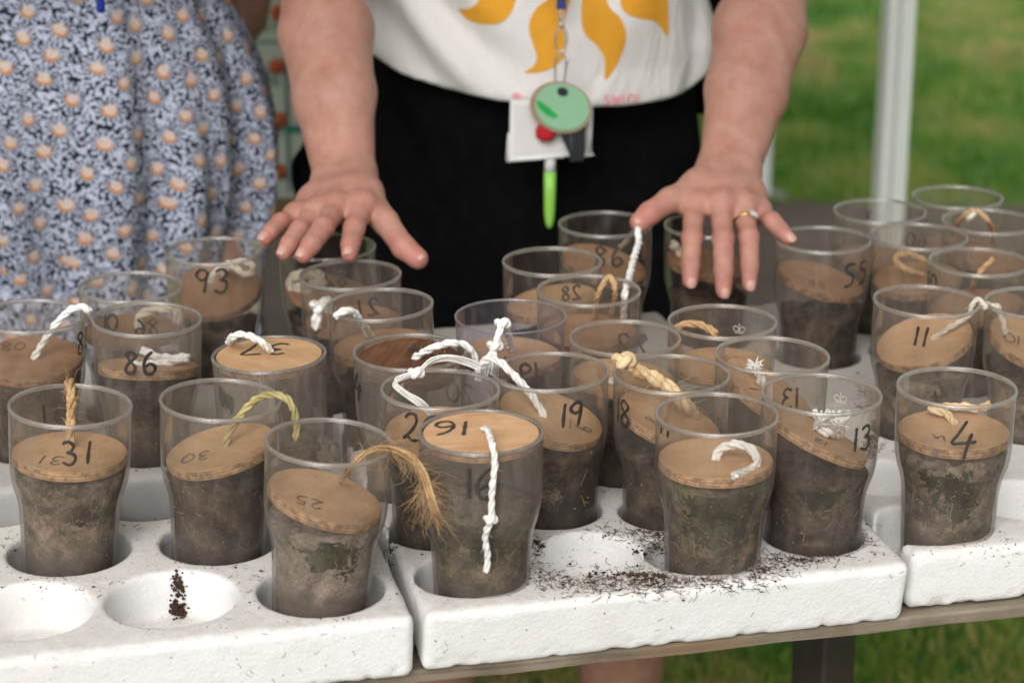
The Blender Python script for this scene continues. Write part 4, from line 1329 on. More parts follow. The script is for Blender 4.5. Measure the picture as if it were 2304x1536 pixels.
for k, (dep, a, b, rl, wood, texts) in LIDS.items():
    random.seed(sum(map(ord, k)) * 7)
    up = GM[k].to_3x3() @ Vector((0, 0, 1))
    top = GM[k] @ Vector((0, 0, GH + (.012 if k == 'lil' else 0) - dep))
    R = GM[k].to_3x3().to_4x4() @ Matrix.Rotation(math.radians(a), 4, 'Y') @ Matrix.Rotation(math.radians(b), 4, 'X')
    LM = Matrix.Translation(top) @ R
    root = empty('wooden_lid')
    root.matrix_world = LM
    tag(root, LLAB[k], 'lid', 'round wooden lids with cords in the tumblers')
    th = 0.0075
    mb = MB()
    seg = 64
    prof = [(0.0001, 0), (rl * .5, 0), (rl - .0011, 0), (rl - .0003, -.0004), (rl, -.0011), (rl, -th + .001), (rl - .0008, -th), (0.0001, -th)]
    mb.lathe(prof[::-1], seg)
    for i, v in enumerate(mb.v):
        rr = math.hypot(v[0], v[1])
        if rr > rl * .9:
            w = math.atan2(v[1], v[0])
            s = 1 + 0.006 * math.sin(3 * w + len(k)) + 0.003 * math.sin(17 * w + a)
            mb.v[i] = (v[0] * s, v[1] * s, v[2])
    yaw = random.choice((0.2, 1.2, -0.3, 2.4)) if wood != 'lid_pale' else 0.15
    if wood == 'lid_dark': yaw = 1.25
    disc = mb.build('disc', M[wood], root, True)
    disc.data.polygons.foreach_set('use_smooth', np.zeros(len(disc.data.polygons), bool))
    disc.rotation_euler = (0, 0, yaw)
    n_up = (LM.to_3x3() @ Vector((0, 0, 1))).normalized()
    Li = LM.inverted()

    def onlid(px, py, lift=0.0):
        d = ray(px, py)
        t = (top - CAM).dot(n_up) / d.dot(n_up)
        return CAM + d * t + n_up * lift
    for text, px, py, turn, hgt in texts:
        q = Li @ onlid(px, py)
        mb = MB()
        glyph_ribbon(mb, text, hgt, 0.0031 if hgt > .018 else 0.0016, lambda s, t_, q=q: Vector((q.x + s, q.y + t_, 0.0001)), lambda s, t_: Vector((0, 0, 1)), math.radians(turn))
        if text == '9':
            glyph = [(-0.010, -.008), (-0.010, .008)]
            ribbon(mb, glyph, .0008, lambda s, t_, q=q: Vector((q.x + s, q.y + t_, 0.0001)), lambda s, t_: Vector((0, 0, 1)))
        mb.build('inked_number', M['ink'] if hgt > .018 else M['ink_faint'], root)
    for mt, r, wp, hairs, knots in STR.get(k, []):
        gy = POS[k][1]
        pts = []
        for i, (px, py, e) in enumerate(wp):
            pts.append(onlid(px, py, r * 0.7 if i else -0.001) if e == 'L' else at(px, py, gy + e))
        mb = MB()
        if k == '20' or (k == '25'):
            c = None
            for q in range(7 if k == '20' else 9):
                off = Vector((random.gauss(0, 1), random.gauss(0, 1), random.gauss(0, 1))) * r * 0.5
                pp = [p + off * (0.3 if i == 0 else random.uniform(.6, 1.4)) for i, p in enumerate(pts)]
                cc = catmull(pp, .003)
                mb.tube(cc, r * 0.30, 5)
                c = c or cc
        else:
            c = rope_mesh(mb, pts, r, 3, loose=0.5 if mt in ('sisal', 'jute') else 0.15)
        for i in knots: knot(mb, pts[i], r * 1.15)
        if k == '18':
            knot(mb, pts[-1] + Vector((.002, 0, -.001)), r * 0.9)
        for i in range(hairs + (45 if mt in ('cotton', 'cream') and k not in ('12', '13', 'lil') else 0)):
            big = k in ('25', '18', '31')
            q = random.random()
            if k == '25': q = q ** 0.7
            if k == '18': q = q ** 2.2 * .6
            if k in ('12', '13', 'lil'): q = 1 - abs(random.gauss(0, .06)) if k != '13' else random.choice((0.02, 0.98))
            j = min(len(c) - 2, max(1, int(q * (len(c) - 1))))
            t = (c[j + 1] - c[j - 1]).normalized()
            if k == '13' and q < .5: t = -t
            if k == '18': t = -t
            p = c[j] + Vector((random.gauss(0, 1), random.gauss(0, 1), random.gauss(0, 1))) * r * .4
            d = t * (1.6 if hairs > 60 or k in ('12', '13') else .7) + Vector((random.gauss(0, .6), random.gauss(0, .6), random.gauss(0, .5)))
            ln = random.uniform(.006, .022) * (1.5 if k == '25' else 1.0) if big else random.uniform(.002, .005)
            rr = (0.00013 if k == '25' else 0.00019) if mt != 'cotton' else 0.00010
            if k in ('12', '13', 'lil'): rr, ln = 0.0007, (random.uniform(.006, .010) if k != 'lil' else random.uniform(.004, .010))
            hair(mb, p, d, ln, rr)
        if k == 'lil':                                        # the brush of the tassel
            for q in range(26):
                s = Vector((random.uniform(-.006, .008), random.uniform(-.004, .004), random.uniform(-.003, .002)))
                mb.tube([pts[4], pts[5] + s * .8, pts[6] + s * 1.5], [.0012, .0013, .0010], 5)
        if k in ('13',):
            for e in (pts[0], pts[-1]):
                for q in range(22):
                    s = Vector((random.uniform(-.008, .008), random.uniform(-.006, .006), random.uniform(.004, .010)))
                    mb.tube([e - Vector((0, 0, .004)), e + s * .5, e + s * 1.05], [.001, .0011, .0008], 5)
        if mb.v:
            o = mb.build('string', M[mt], root, True)
            o.matrix_parent_inverse = Li

# ------------------------------------------------------------------ the person in the white T-shirt
def build_hand(fingers, wrist, elbow, pinch_side, mcs, thumb, h=0.0017):
    """one arm from the elbow to the finger tips as a smooth distance field. fingers: list of joints; thumb: joints"""
    allp = [p for f in fingers for p in f] + thumb + [wrist, elbow]
    lo = np.min([tuple(p) for p in allp], 0) - 0.055
    hi = np.max([tuple(p) for p in allp], 0) + 0.055
    f = Field(lo, hi, h)
    fw = (wrist - elbow).normalized()
    side = (mcs[0] - mcs[3]).normalized()
    side = (side - fw * side.dot(fw)).normalized()
    # forearm: two bones in flesh
    L = (wrist - elbow).length
    p1 = elbow + fw * L * 0.30
    p2 = elbow + fw * L * 0.62
    for s in (-1, 1):
        f.chain([elbow, p1 + side * s * .011, p2 + side * s * .012, wrist + side * s * .0115], [.036, .0335, .0265, .0172], 0.012)
    f.chain([p1, p2, wrist], [.034, .027, .016], 0.012)
    # palm
    for i, m in enumerate(mcs):
        w0 = wrist + side * (0.0115 - 0.0075 * i)
        f.chain([w0, w0.lerp(m, .55), m], [.0165, .0135, .0112 if i < 3 else .0102], 0.010)
    nd = side.cross(fw)
    if nd.z > 0: nd = -nd
    body = (mcs[1] + mcs[2]) / 2
    f.chain([wrist + nd * .004, wrist.lerp(body, .5) + nd * .008, body + nd * .006], [.016, .014, .011], 0.010)
    f.chain([mcs[0], mcs[1], mcs[2], mcs[3]], [.0098, .0098, .0094, .0086], 0.008)
    # thumb with its mound
    f.chain([wrist + side * .008, thumb[0], thumb[1]], [.016, .0138, .0118], 0.012)
    f.chain([thumb[0], mcs[0].lerp(wrist, .35)], [.013, .012], 0.012)
    f.chain(thumb[1:], [.0112, .0104, .0095, .0080][:len(thumb) - 1], 0.004)
    # fingers, thicker at the joints
    R = [(.0102, .0092, .0084, .0072), (.0104, .0094, .0086, .0074), (.0099, .0089, .0082, .0070), (.0090, .0078, .0072, .0062)]
    for j, (q, r) in enumerate(zip(fingers, R)):
        q0, q1, q2, q3 = q
        f.chain([q0, q0.lerp(q1, .5), q1, q1.lerp(q2, .5), q2, q3], [r[0], r[1] * .985, r[1] * 1.0, r[2] * 1.02, r[2] * 1.0, r[3]], 0.0035, 0.006)
        f.cap(q1 - nd * .0010, q1 - nd * .0010, r[1] * .9, r[1] * .9, .004)                # knuckle
    for m in mcs[:4]:
        f.cap(m - nd * .0022, m - nd * .0022, .0086, .0086, .010)
    # extensor tendons
    for m in mcs[:3]:
        f.chain([wrist.lerp(m, .25) - nd * .0138, m - nd * .0112], [.0018, .0018], 0.006)
    f.cap(wrist - side * .016 - nd * .010, wrist - side * .016 - nd * .010, .008, .008, .012)  # ulna head
    V, Q = f.nets()
    # smooth once or twice
    return V, Q


def laplace(V, Q, it=2, lam=0.5):
    V = V.copy()
    for _ in range(it):
        acc = np.zeros_like(V); cnt = np.zeros(len(V))
        for a, b in ((0, 1), (1, 2), (2, 3), (3, 0)):
            for i, j in ((a, b), (b, a)):
                np.add.at(acc, Q[:, i], V[Q[:, j]])
                np.add.at(cnt, Q[:, i], 1)
        V += lam * (acc / np.maximum(cnt, 1)[:, None] - V)
    return V


# photo left: the person's right hand, spread over the back tumblers
LH = dict(
    wrist=at(776, 402, 1.945), elbow=at(716, -60, 2.125),
    mcs=[at(816, 462, 1.870), at(757, 468, 1.868), at(712, 480, 1.872), at(668, 486, 1.882)],
    fingers=[[at(816, 462, 1.870), at(797, 514, 1.838), at(789, 549, 1.818), at(786, 571, 1.806)],
             [at(757, 468, 1.868), at(728, 512, 1.828), at(701, 549, 1.806), at(683, 574, 1.796)],
             [at(712, 480, 1.872), at(675, 519, 1.838), at(652, 549, 1.820), at(640, 569, 1.812)],
             [at(668, 486, 1.882), at(632, 500, 1.860), at(610, 521, 1.846), at(597, 538, 1.838)]],
    thumb=[at(818, 438, 1.905), at(868, 500, 1.862), at(908, 556, 1.834), at(940, 582, 1.824)])
# photo right: the person's left hand with the ring
RH = dict(
    wrist=at(1640, 384, 1.985), elbow=at(1738, -60, 2.165),
    mcs=[at(1563, 462, 1.925), at(1622, 459, 1.922), at(1672, 465, 1.926), at(1706, 476, 1.934)],
    fingers=[[at(1563, 462, 1.925), at(1557, 535, 1.886), at(1554, 594, 1.868), at(1553, 632, 1.862)],
             [at(1622, 459, 1.922), at(1627, 538, 1.882), at(1628, 608, 1.864), at(1628, 654, 1.858)],
             [at(1672, 465, 1.926), at(1685, 535, 1.888), at(1687, 596, 1.870), at(1686, 638, 1.864)],
             [at(1706, 476, 1.934), at(1736, 497, 1.908), at(1758, 520, 1.898), at(1774, 538, 1.892)]],
    thumb=[at(1572, 424, 1.950), at(1508, 450, 1.925), at(1462, 480, 1.908), at(1440, 500, 1.900)])

parts = []
for Hd in (LH, RH):
    V, Q = build_hand(Hd['fingers'], Hd['wrist'], Hd['elbow'], 0, Hd['mcs'], Hd['thumb'])
    parts.append((laplace(V, Q, 3, 0.45), Q))

PX, PY = 0.012, 2.345           # where the person stands
fb = Field((PX - .36, PY - .32, 0.0), (PX + .36, PY + .22, 1.50), 0.008)
for Hd, s in ((LH, -1), (RH, 1)):
    e = Hd['elbow']
    sh = Vector((PX + s * .185, PY + .02, 1.40))
    fb.chain([e, e.lerp(sh, .5), sh], [.037, .045, .052], 0.015)
    hip, kn, an = Vector((PX + s * .10, PY, .86)), Vector((0.135 if s > 0 else -.098, PY - .015, .47)), Vector((0.128 if s > 0 else -.092, PY + .02, .09))
    fb.chain([hip, kn, kn.lerp(an, .35) + Vector((0, .02, 0)), an], [.090, .062, .060, .036], 0.02)
    fb.chain([an + Vector((0, .03, -.03)), an + Vector((0, -.14, -.055))], [.034, .026], 0.02)
fb.chain([Vector((PX, PY, .88)), Vector((PX, PY, 1.1)), Vector((PX, PY, 1.36)), Vector((PX, PY + .01, 1.46))], [.12, .115, .13, .055], 0.04)
V, Q = fb.nets()
parts.append((V, Q))
off, VV, QQ = 0, [], []
for V, Q in parts:
    VV.append(V); QQ.append(Q + off); off += len(V)
VV, QQ = np.concatenate(VV), np.concatenate(QQ)
P0 = np.array([PX, PY, 0.0])
me = np_mesh('person', VV - P0, QQ)
me.materials.append(M['skin'])
bl = np.zeros(len(VV), np.float32)
for Hd in (LH, RH):
    for q in Hd['fingers']:
        for p, r, s in ((q[0], .013, .5), (q[1], .010, .75), (q[2], .008, .45), (q[3], .012, .8)):
            d2 = ((VV - np.array(p)) ** 2).sum(1)
            bl = np.maximum(bl, s * np.exp(-d2 / (r * r)))
    for p, r, s in ((Hd['thumb'][-1], .015, .8), (Hd['thumb'][2], .013, .7), (Hd['mcs'][1], .018, .35)):
        d2 = ((VV - np.array(p)) ** 2).sum(1)
        bl = np.maximum(bl, s * np.exp(-d2 / (r * r)))
at_ = me.attributes.new('blush', 'FLOAT', 'POINT')
at_.data.foreach_set('value', np.clip(bl * 1.15, 0, 1))
kx, km = np.zeros(len(VV), np.float32), np.zeros(len(VV), np.float32)
for Hd in (LH, RH):
    fw = (Hd['wrist'] - Hd['elbow']).normalized()
    jl = [(q[1], (q[2] - q[0]).normalized(), .0062) for q in Hd['fingers']] + [(q[2], (q[3] - q[1]).normalized(), .0036) for q in Hd['fingers']]
    jl += [(Hd['thumb'][2], (Hd['thumb'][3] - Hd['thumb'][1]).normalized(), .006)]
    for p, d, s in jl:
        r = VV - np.array(p)
        al = r @ np.array(d)
        m = np.exp(-(al / s) ** 2) * np.exp(-((r ** 2).sum(1) - al ** 2) / .011 ** 2) * 1.6
        w = m > km
        kx[w], km[w] = al[w], m[w]
    r = VV - np.array(Hd['wrist'])
    al = r @ np.array(fw)
    m = np.exp(-(al / .007) ** 2) * np.exp(-((r ** 2).sum(1) - al ** 2) / .035 ** 2) * .7
    w = m > km
    kx[w], km[w] = al[w] * .45, m[w]
for nm_, vv_ in (('crease_x', kx), ('crease_mask', km)):
    at_ = me.attributes.new(nm_, 'FLOAT', 'POINT')
    at_.data.foreach_set('value', vv_)
person = bpy.data.objects.new('person', me)
COL.objects.link(person)
person.location = (PX, PY, 0)
tag(person, 'person in white flame print T-shirt and black shorts, both hands spread over the tumblers', 'person', 'people behind the table')
PI_ = Matrix.Translation((-PX, -PY, 0))


def child(name, me_, mat, par=person):
    o = link(name, me_, par, mat)
    return o


# nails
for Hd in (LH, RH):
    body = (Hd['mcs'][1] + Hd['mcs'][2]) / 2
    fw = (Hd['wrist'] - Hd['elbow']).normalized()
    for q in Hd['fingers'] + [Hd['thumb']]:
        a, b = q[-2], q[-1]
        d = (b - a).normalized()
        sd = (Hd['mcs'][0] - Hd['mcs'][3]).normalized()
        if q is Hd['thumb']: sd = d.cross(Vector((0, -.6, .8))).normalized()
        sd = (sd - d * sd.dot(d)).normalized()
        n = sd.cross(d).normalized()
        if n.dot(CAM - b) < 0: n = -n
        rr = .0072 if q is not Hd['thumb'] else .0084
        mb = MB()
        vs, fs = [], []
        for i in range(7):
            for j in range(7):
                u, v = (j - 3) / 3, (i - 3) / 3
                x = u * .0046 * math.sqrt(max(0.02, 1 - .72 * abs(v) ** 3))
                z = math.sqrt(max(0, rr * rr - x * x)) - rr
                vs.append(b + d * (v * .0052 + .0018) + sd * x + n * (rr + 0.0004 + z - .0016 * max(0, v) ** 2 - (.0012 if abs(u) == 1 or v == -1 else 0)) - Vector((PX, PY, 0)))
        for i in range(6):
            for j in range(6):
                fs.append((i * 7 + j, i * 7 + j + 1, (i + 1) * 7 + j + 1, (i + 1) * 7 + j))
        mb.add(vs, fs)
        child('fingernail', mb.mesh('fingernail', True), M['nail'])

# T-shirt
cloth = NT('white_tshirt_cotton')
o_ = cloth.obj()
cc = cloth.ramp(cloth.noise(o_, 9, 4), [(0.3, (0.70, 0.665, 0.65)), (0.7, (0.77, 0.74, 0.725))])
wv = cloth.noise(cloth.mapv(o_, (1, 1, 1)), 900, 2)
M['shirt'] = cloth.pbr(Base_Color=cc, Roughness=0.9, Specular_IOR_Level=0.1, Normal=cloth.bump(cloth.math('ADD', cloth.math('MULTIPLY', wv, .12), cloth.math('MULTIPLY', cloth.noise(cloth.mapv(o_, (1.0, 1, .55), (0, 0, 0), (0, .5, 0)), 17, 3, .5, 1.2), 1.6)), 0.55, 0.012))
M['shorts'] = plain('black_shorts_cloth', (0.0050, 0.0050, 0.0056), 0.98, var=0.25, scale=60, bump=0.15, spec=0.02)

SXc, SYc = 0.027, 2.315
hem_px = [(790, 84), (822, 106), (900, 160), (1000, 203), (1145, 228), (1300, 243), (1400, 243), (1500, 226), (1560, 203), (1600, 160), (1620, 110)]
hx, hz = [], []
for px, py in hem_px:
    X = (px - 1152) / F * 2.26
    t = max(0.0, 1 - ((X - SXc) / .205) ** 2)
    p = at(px, py, SYc - .153 * math.sqrt(t))
    hx.append(p.x); hz.append(p.z)
fs_ = Field((SXc - .24, SYc - .20, 0.93), (SXc + .24, SYc + .20, 1.45), 0.0042)
X, Y, Z = fs_.axes()
zr = np.clip((Z - 0.95) / 0.45, 0, 1)
A = 0.196 - 0.030 * np.clip((Z - 1.02) / .07, 0, 1) * (X > SXc) + 0.02 * np.clip((Z - 1.12) / .2, 0, 1)
B = 0.142 - 0.02 * zr
zh = np.interp(np.clip(X, hx[0], hx[-1]), hx, hz).astype(np.float32) - 0.002
back = np.clip((Y - SYc) / .1, 0, 1)
zh = zh * (1 - back) + 1.0 * back
dzh = Z - zh
roll = 0.0 * dzh
xx, yy = X - SXc, Y - SYc
fold = 0.009 * vnoise(X * 9 + 3, Y * 4, Z * 12) + 0.005 * vnoise(X * 24, Y * 8, Z * 17 + 5) + 0.003 * np.sin(X * 150 + 3 * vnoise(X * 5, Y * 3, Z * 9)) * np.clip((X - SXc - .11) / .05, 0, 1)
diag = 0.008 * np.sin((xx * 0.8 + (Z - 1.0) * 1.3) * 62 + 2.5 * vnoise(X * 6, Y * 3, Z * 6)) * np.clip(1.1 - np.abs(xx + .10) / .12, 0, 1)
A2, B2 = A + 0.006 - 0.016 * roll ** 2, B + 0.012 - 0.020 * roll ** 2
D = (np.sqrt((xx / A2) ** 2 + (yy / B2) ** 2) - 1) * np.minimum(A2, B2) + fold + diag
D = smax(D, (zh - Z) + 0.0012 * vnoise(X * 30, Y * 30, 1.0), 0.005)
fs_.F = D.astype(np.float32)
V, Q = fs_.nets()
shirt_bvh = BVHTree.FromPolygons(V.tolist(), Q.tolist())
shirt = child('t_shirt', np_mesh('t_shirt', V - P0, Q), M['shirt'])
# sleeves meet the upper arms well above the picture
mb = MB()
for Hd, s in ((LH, -1), (RH, 1)):
    sh = Vector((PX + s * .185, PY + .02, 1.40)); e = Hd['elbow']
    p = sh.lerp(e, .5)
    mb2 = MB()
    mb2.tube([sh + Vector((-s * .08, 0, .0)), sh, sh.lerp(e, .25), p], [.075, .072, .068, .070], 20)
    mb2.v = [tuple(Vector(q) - Vector((PX, PY, 0))) for q in mb2.v]
    child('sleeve', mb2.mesh('sleeve', True), M['shirt'], shirt)


def decal(name, outline, mat, par, bvh, lift=0.0009, n=0.0028, org=(PX, PY, 0), ydist=2.2):
    """a flat print lying on cloth: the outline (pixels) is filled with a grid and laid on the surface"""
    pts = [(p.x, p.y) for p in catmull([(a, b, 0) for a, b in outline + outline[:1]], 6)]
    xs = [p[0] for p in pts]; ys = [p[1] for p in pts]
    import bmesh
    bm = bmesh.new()
    loop = [bm.verts.new((x, y, 0)) for x, y in pts[:-1]]
    try: bm.faces.new(loop)
    except ValueError: return
    bmesh.ops.triangulate(bm, faces=bm.faces[:])
    step = n * F / ydist
    for axis, lo, hi in ((0, min(xs), max(xs)), (1, min(ys), max(ys))):
        q = lo + step
        while q < hi:
            co, no = [0, 0, 0], [0, 0, 0]
            co[axis], no[axis] = q, 1
            bmesh.ops.bisect_plane(bm, geom=bm.verts[:] + bm.edges[:] + bm.faces[:], plane_co=co, plane_no=no)
            q += step
    ok = True
    for v in bm.verts:
        d = ray(v.co.x, v.co.y).normalized()
        r = bvh.ray_cast(CAM, d)
        if r[0] is None:
            v.co = Vector((0, 0, -99))
            continue
        v.co = r[0] - d * lift - Vector(org)
    bmesh.ops.delete(bm, geom=[v for v in bm.verts if v.co.z < -50], context='VERTS')
    me = bpy.data.meshes.new(name)
    bm.normal_update()
    bm.to_mesh(me); bm.free()
    me.polygons.foreach_set('use_smooth', np.ones(len(me.polygons), bool))
    return link(name, me, par, mat)


M['flame'] = plain('orange_flame_print', (0.72, 0.335, 0.035), 0.85, var=0.06, scale=40, spec=0.1)
M['pink'] = plain('pink_script_print', (0.74, 0.33, 0.37), 0.85, var=0.12, scale=90, spec=0.1)
FL = [
    [(1030, 20), (1052, 45), (1085, 55), (1120, 54), (1145, 36), (1160, 2), (1166, -40), (1120, -60), (1092, -22), (1072, 8), (1055, 20)],
    [(1272, -44), (1245, -10), (1206, 20), (1190, 60), (1201, 105), (1208, 130), (1200, 150), (1180, 164), (1215, 163), (1248, 150), (1272, 118), (1268, 60), (1284, 0), (1300, -44)],
    [(1315, -44), (1308, 30), (1315, 75), (1345, 105), (1360, 135), (1362, 180), (1386, 150), (1405, 105), (1408, 72), (1395, 40), (1370, 14), (1350, -44)],
    [(1390, -44), (1400, 20), (1430, 40), (1476, 50), (1501, 82), (1504, 45), (1502, 0), (1496, -44)]]
for f in FL: decal('flame_print', f, M['flame'], shirt, shirt_bvh)
rng = random.Random(5)
for ch, cx in zip('swinic', (1368, 1388, 1406, 1420, 1436, 1452)):
    if ch == 's': sts = [[(.5, .55), (.2, .6), (.15, .4), (.45, .25), (.4, .02), (.05, .05)]]
    else: sts = GL[ch]
    for s in sts:
        if len(s) < 2: continue
        pp = [(1410 + (cx - 1410) * 1.05 + (a - .3) * 30, 224 - (cx - 1410) * .06 - (b - .3) * 36) for a, b in s]
        out = []
        c = catmull([(a, b, 0) for a, b in pp], 4)
        lft, rgt = [], []
        for i, p in enumerate(c):
            d = (c[min(i + 1, len(c) - 1)] - c[max(i - 1, 0)])
            d = d.normalized() if d.length else Vector((1, 0, 0))
            lft.append((p.x - d.y * 2.6, p.y + d.x * 2.6)); rgt.append((p.x + d.y * 2.6, p.y - d.x * 2.6))
        mb = MB()
        vs, ok = [], True
        for a, b in zip(lft, rgt):
            for q in (a, b):
                dr = ray(*q).normalized()
                r = shirt_bvh.ray_cast(CAM, dr)
                if r[0] is None: ok = False; break
                vs.append(r[0] - dr * .001 - Vector((PX, PY, 0)))
            if not ok: break
        if not ok or len(vs) < 4: print('LETTER FAIL', ch, ok, len(vs)); continue
        mb.add(vs, [(2 * i, 2 * i + 1, 2 * i + 3, 2 * i + 2) for i in range(len(vs) // 2 - 1)])
        link('script_print', mb.mesh('script_print'), shirt, M['pink'])
decal('script_print', [(1152, 212), (1160, 209), (1172, 212), (1174, 220), (1160, 224), (1152, 220)], M['pink'], shirt, shirt_bvh)

# shorts
fp = Field((PX - .27, PY - .21, 0.40), (PX + .27, PY + .21, 1.12), 0.0055)
X, Y, Z = fp.axes()
xx, yy = X - (-.009), Y - PY
hipf = np.clip((1.10 - Z) / 0.30, 0, 1)
A = 0.160 + 0.066 * np.sin(np.clip((1.10 - Z) / 0.36, 0, 1) * PI / 2)
B = 0.125 + 0.012 * hipf
D = (np.sqrt((xx / A) ** 2 + (yy / B) ** 2) - 1) * np.minimum(A, B)
D = smax(D, 0.70 - Z, 0.03)
for s in (-1, 1):
    cx = (0.108 if s > 0 else -.108) + .01 * s * np.clip((.75 - Z) / .25, 0, 1)
    leg_ = np.sqrt(((xx - cx) / (0.108 - .004 * np.clip((.75 - Z) / .3, 0, 1))) ** 2 + (yy / 0.122) ** 2) * .11 - .11
    leg_ = smax(leg_, Z - .80, .02)
    leg_ = smax(leg_, 0.50 - Z, .004)
    D = smin(D, leg_, 0.02)
D = D + 0.009 * vnoise(X * 9, Y * 9, Z * 6) + 0.005 * vnoise(X * 22, Y * 16, Z * 18) + 0.003 * np.sin(X * 90 + Z * 25 + 4 * vnoise(X * 5, Y * 5, Z * 5))
D = smax(D, Z - 1.095, 0.004)
fp.F = np.broadcast_to(D, fp.F.shape).astype(np.float32)
V, Q = fp.nets()
child('shorts', np_mesh('shorts', V - P0, Q), M['shorts'])

# shoes
mb = MB()
M['shoe'] = plain('dark_trainer', (0.03, 0.03, 0.035), 0.6)
for s, ax in ((1, .128), (-1, -.092)):
    fsx = Field((ax - .06, PY - .20, -.005), (ax + .06, PY + .14, .12), 0.006)
    fsx.chain([Vector((ax, PY + .07, .045)), Vector((ax, PY - .03, .05)), Vector((ax, PY - .13, .035))], [.043, .045, .036], .02)
    X, Y, Z = fsx.axes()
    fsx.F = smax(fsx.F, 0.002 - Z + 0 * fsx.F, 0.004).astype(np.float32)
    V, Q = fsx.nets()
    child('shoe', np_mesh('shoe', V - P0, Q), M['shoe'])

# ring on the ring finger
def ring():
    q = RH['fingers'][2]
    d = (q[1] - q[0]).normalized()
    c = q[0].lerp(q[1], .50)
    gold = plain('gold', (0.62, 0.42, 0.16), 0.25, 1.0, var=.05)
    gem = NT('clear_stones'); gm = gem.pbr(Base_Color=(0.75, 0.75, 0.76), Roughness=0.08, Metallic=0.6)
    root = empty('ring', c)
    root.rotation_euler = d.to_track_quat('Z', 'Y').to_euler()
    tag(root, 'gold ring with a cluster of clear stones on the finger of the photo right hand', 'ring')
    mb = MB()
    mb.lathe([(.0104 + .0009 * math.cos(w), .0014 * math.sin(w)) for w in [2 * PI * i / 8 for i in range(8)]], 40, closed=True)
    mb.build('band', gold, root, True)
    Mi = root.matrix_basis.inverted()
    vdir = (Mi.to_3x3() @ (CAM - c)).normalized()
    w0 = math.atan2(vdir.y, vdir.x)
    xw = (Mi.to_3x3() @ Vector((1, 0, 0)))
    w1 = math.atan2(xw.y, xw.x)
    dw = (w1 - w0 + PI) % (2 * PI) - PI
    w = w0 + dw * .45
    for i in range(-1, 2):
        for j in (-1, 0, 1):
            r = .0014 if (i, j) != (0, 0) else .0021
            a = w + i * .24
            mg = MB()
            mg.lathe([(.0001, r), (r * .6, r * .8), (r, 0), (r * .5, -r * .8)], 8)
            o = mg.build('stone', gm, root)
            o.location = (.0118 * math.cos(a), .0118 * math.sin(a), j * .0024)
            o.rotation_euler = Vector((math.cos(a), math.sin(a), 0)).to_track_quat('Z', 'Y').to_euler()


ring()

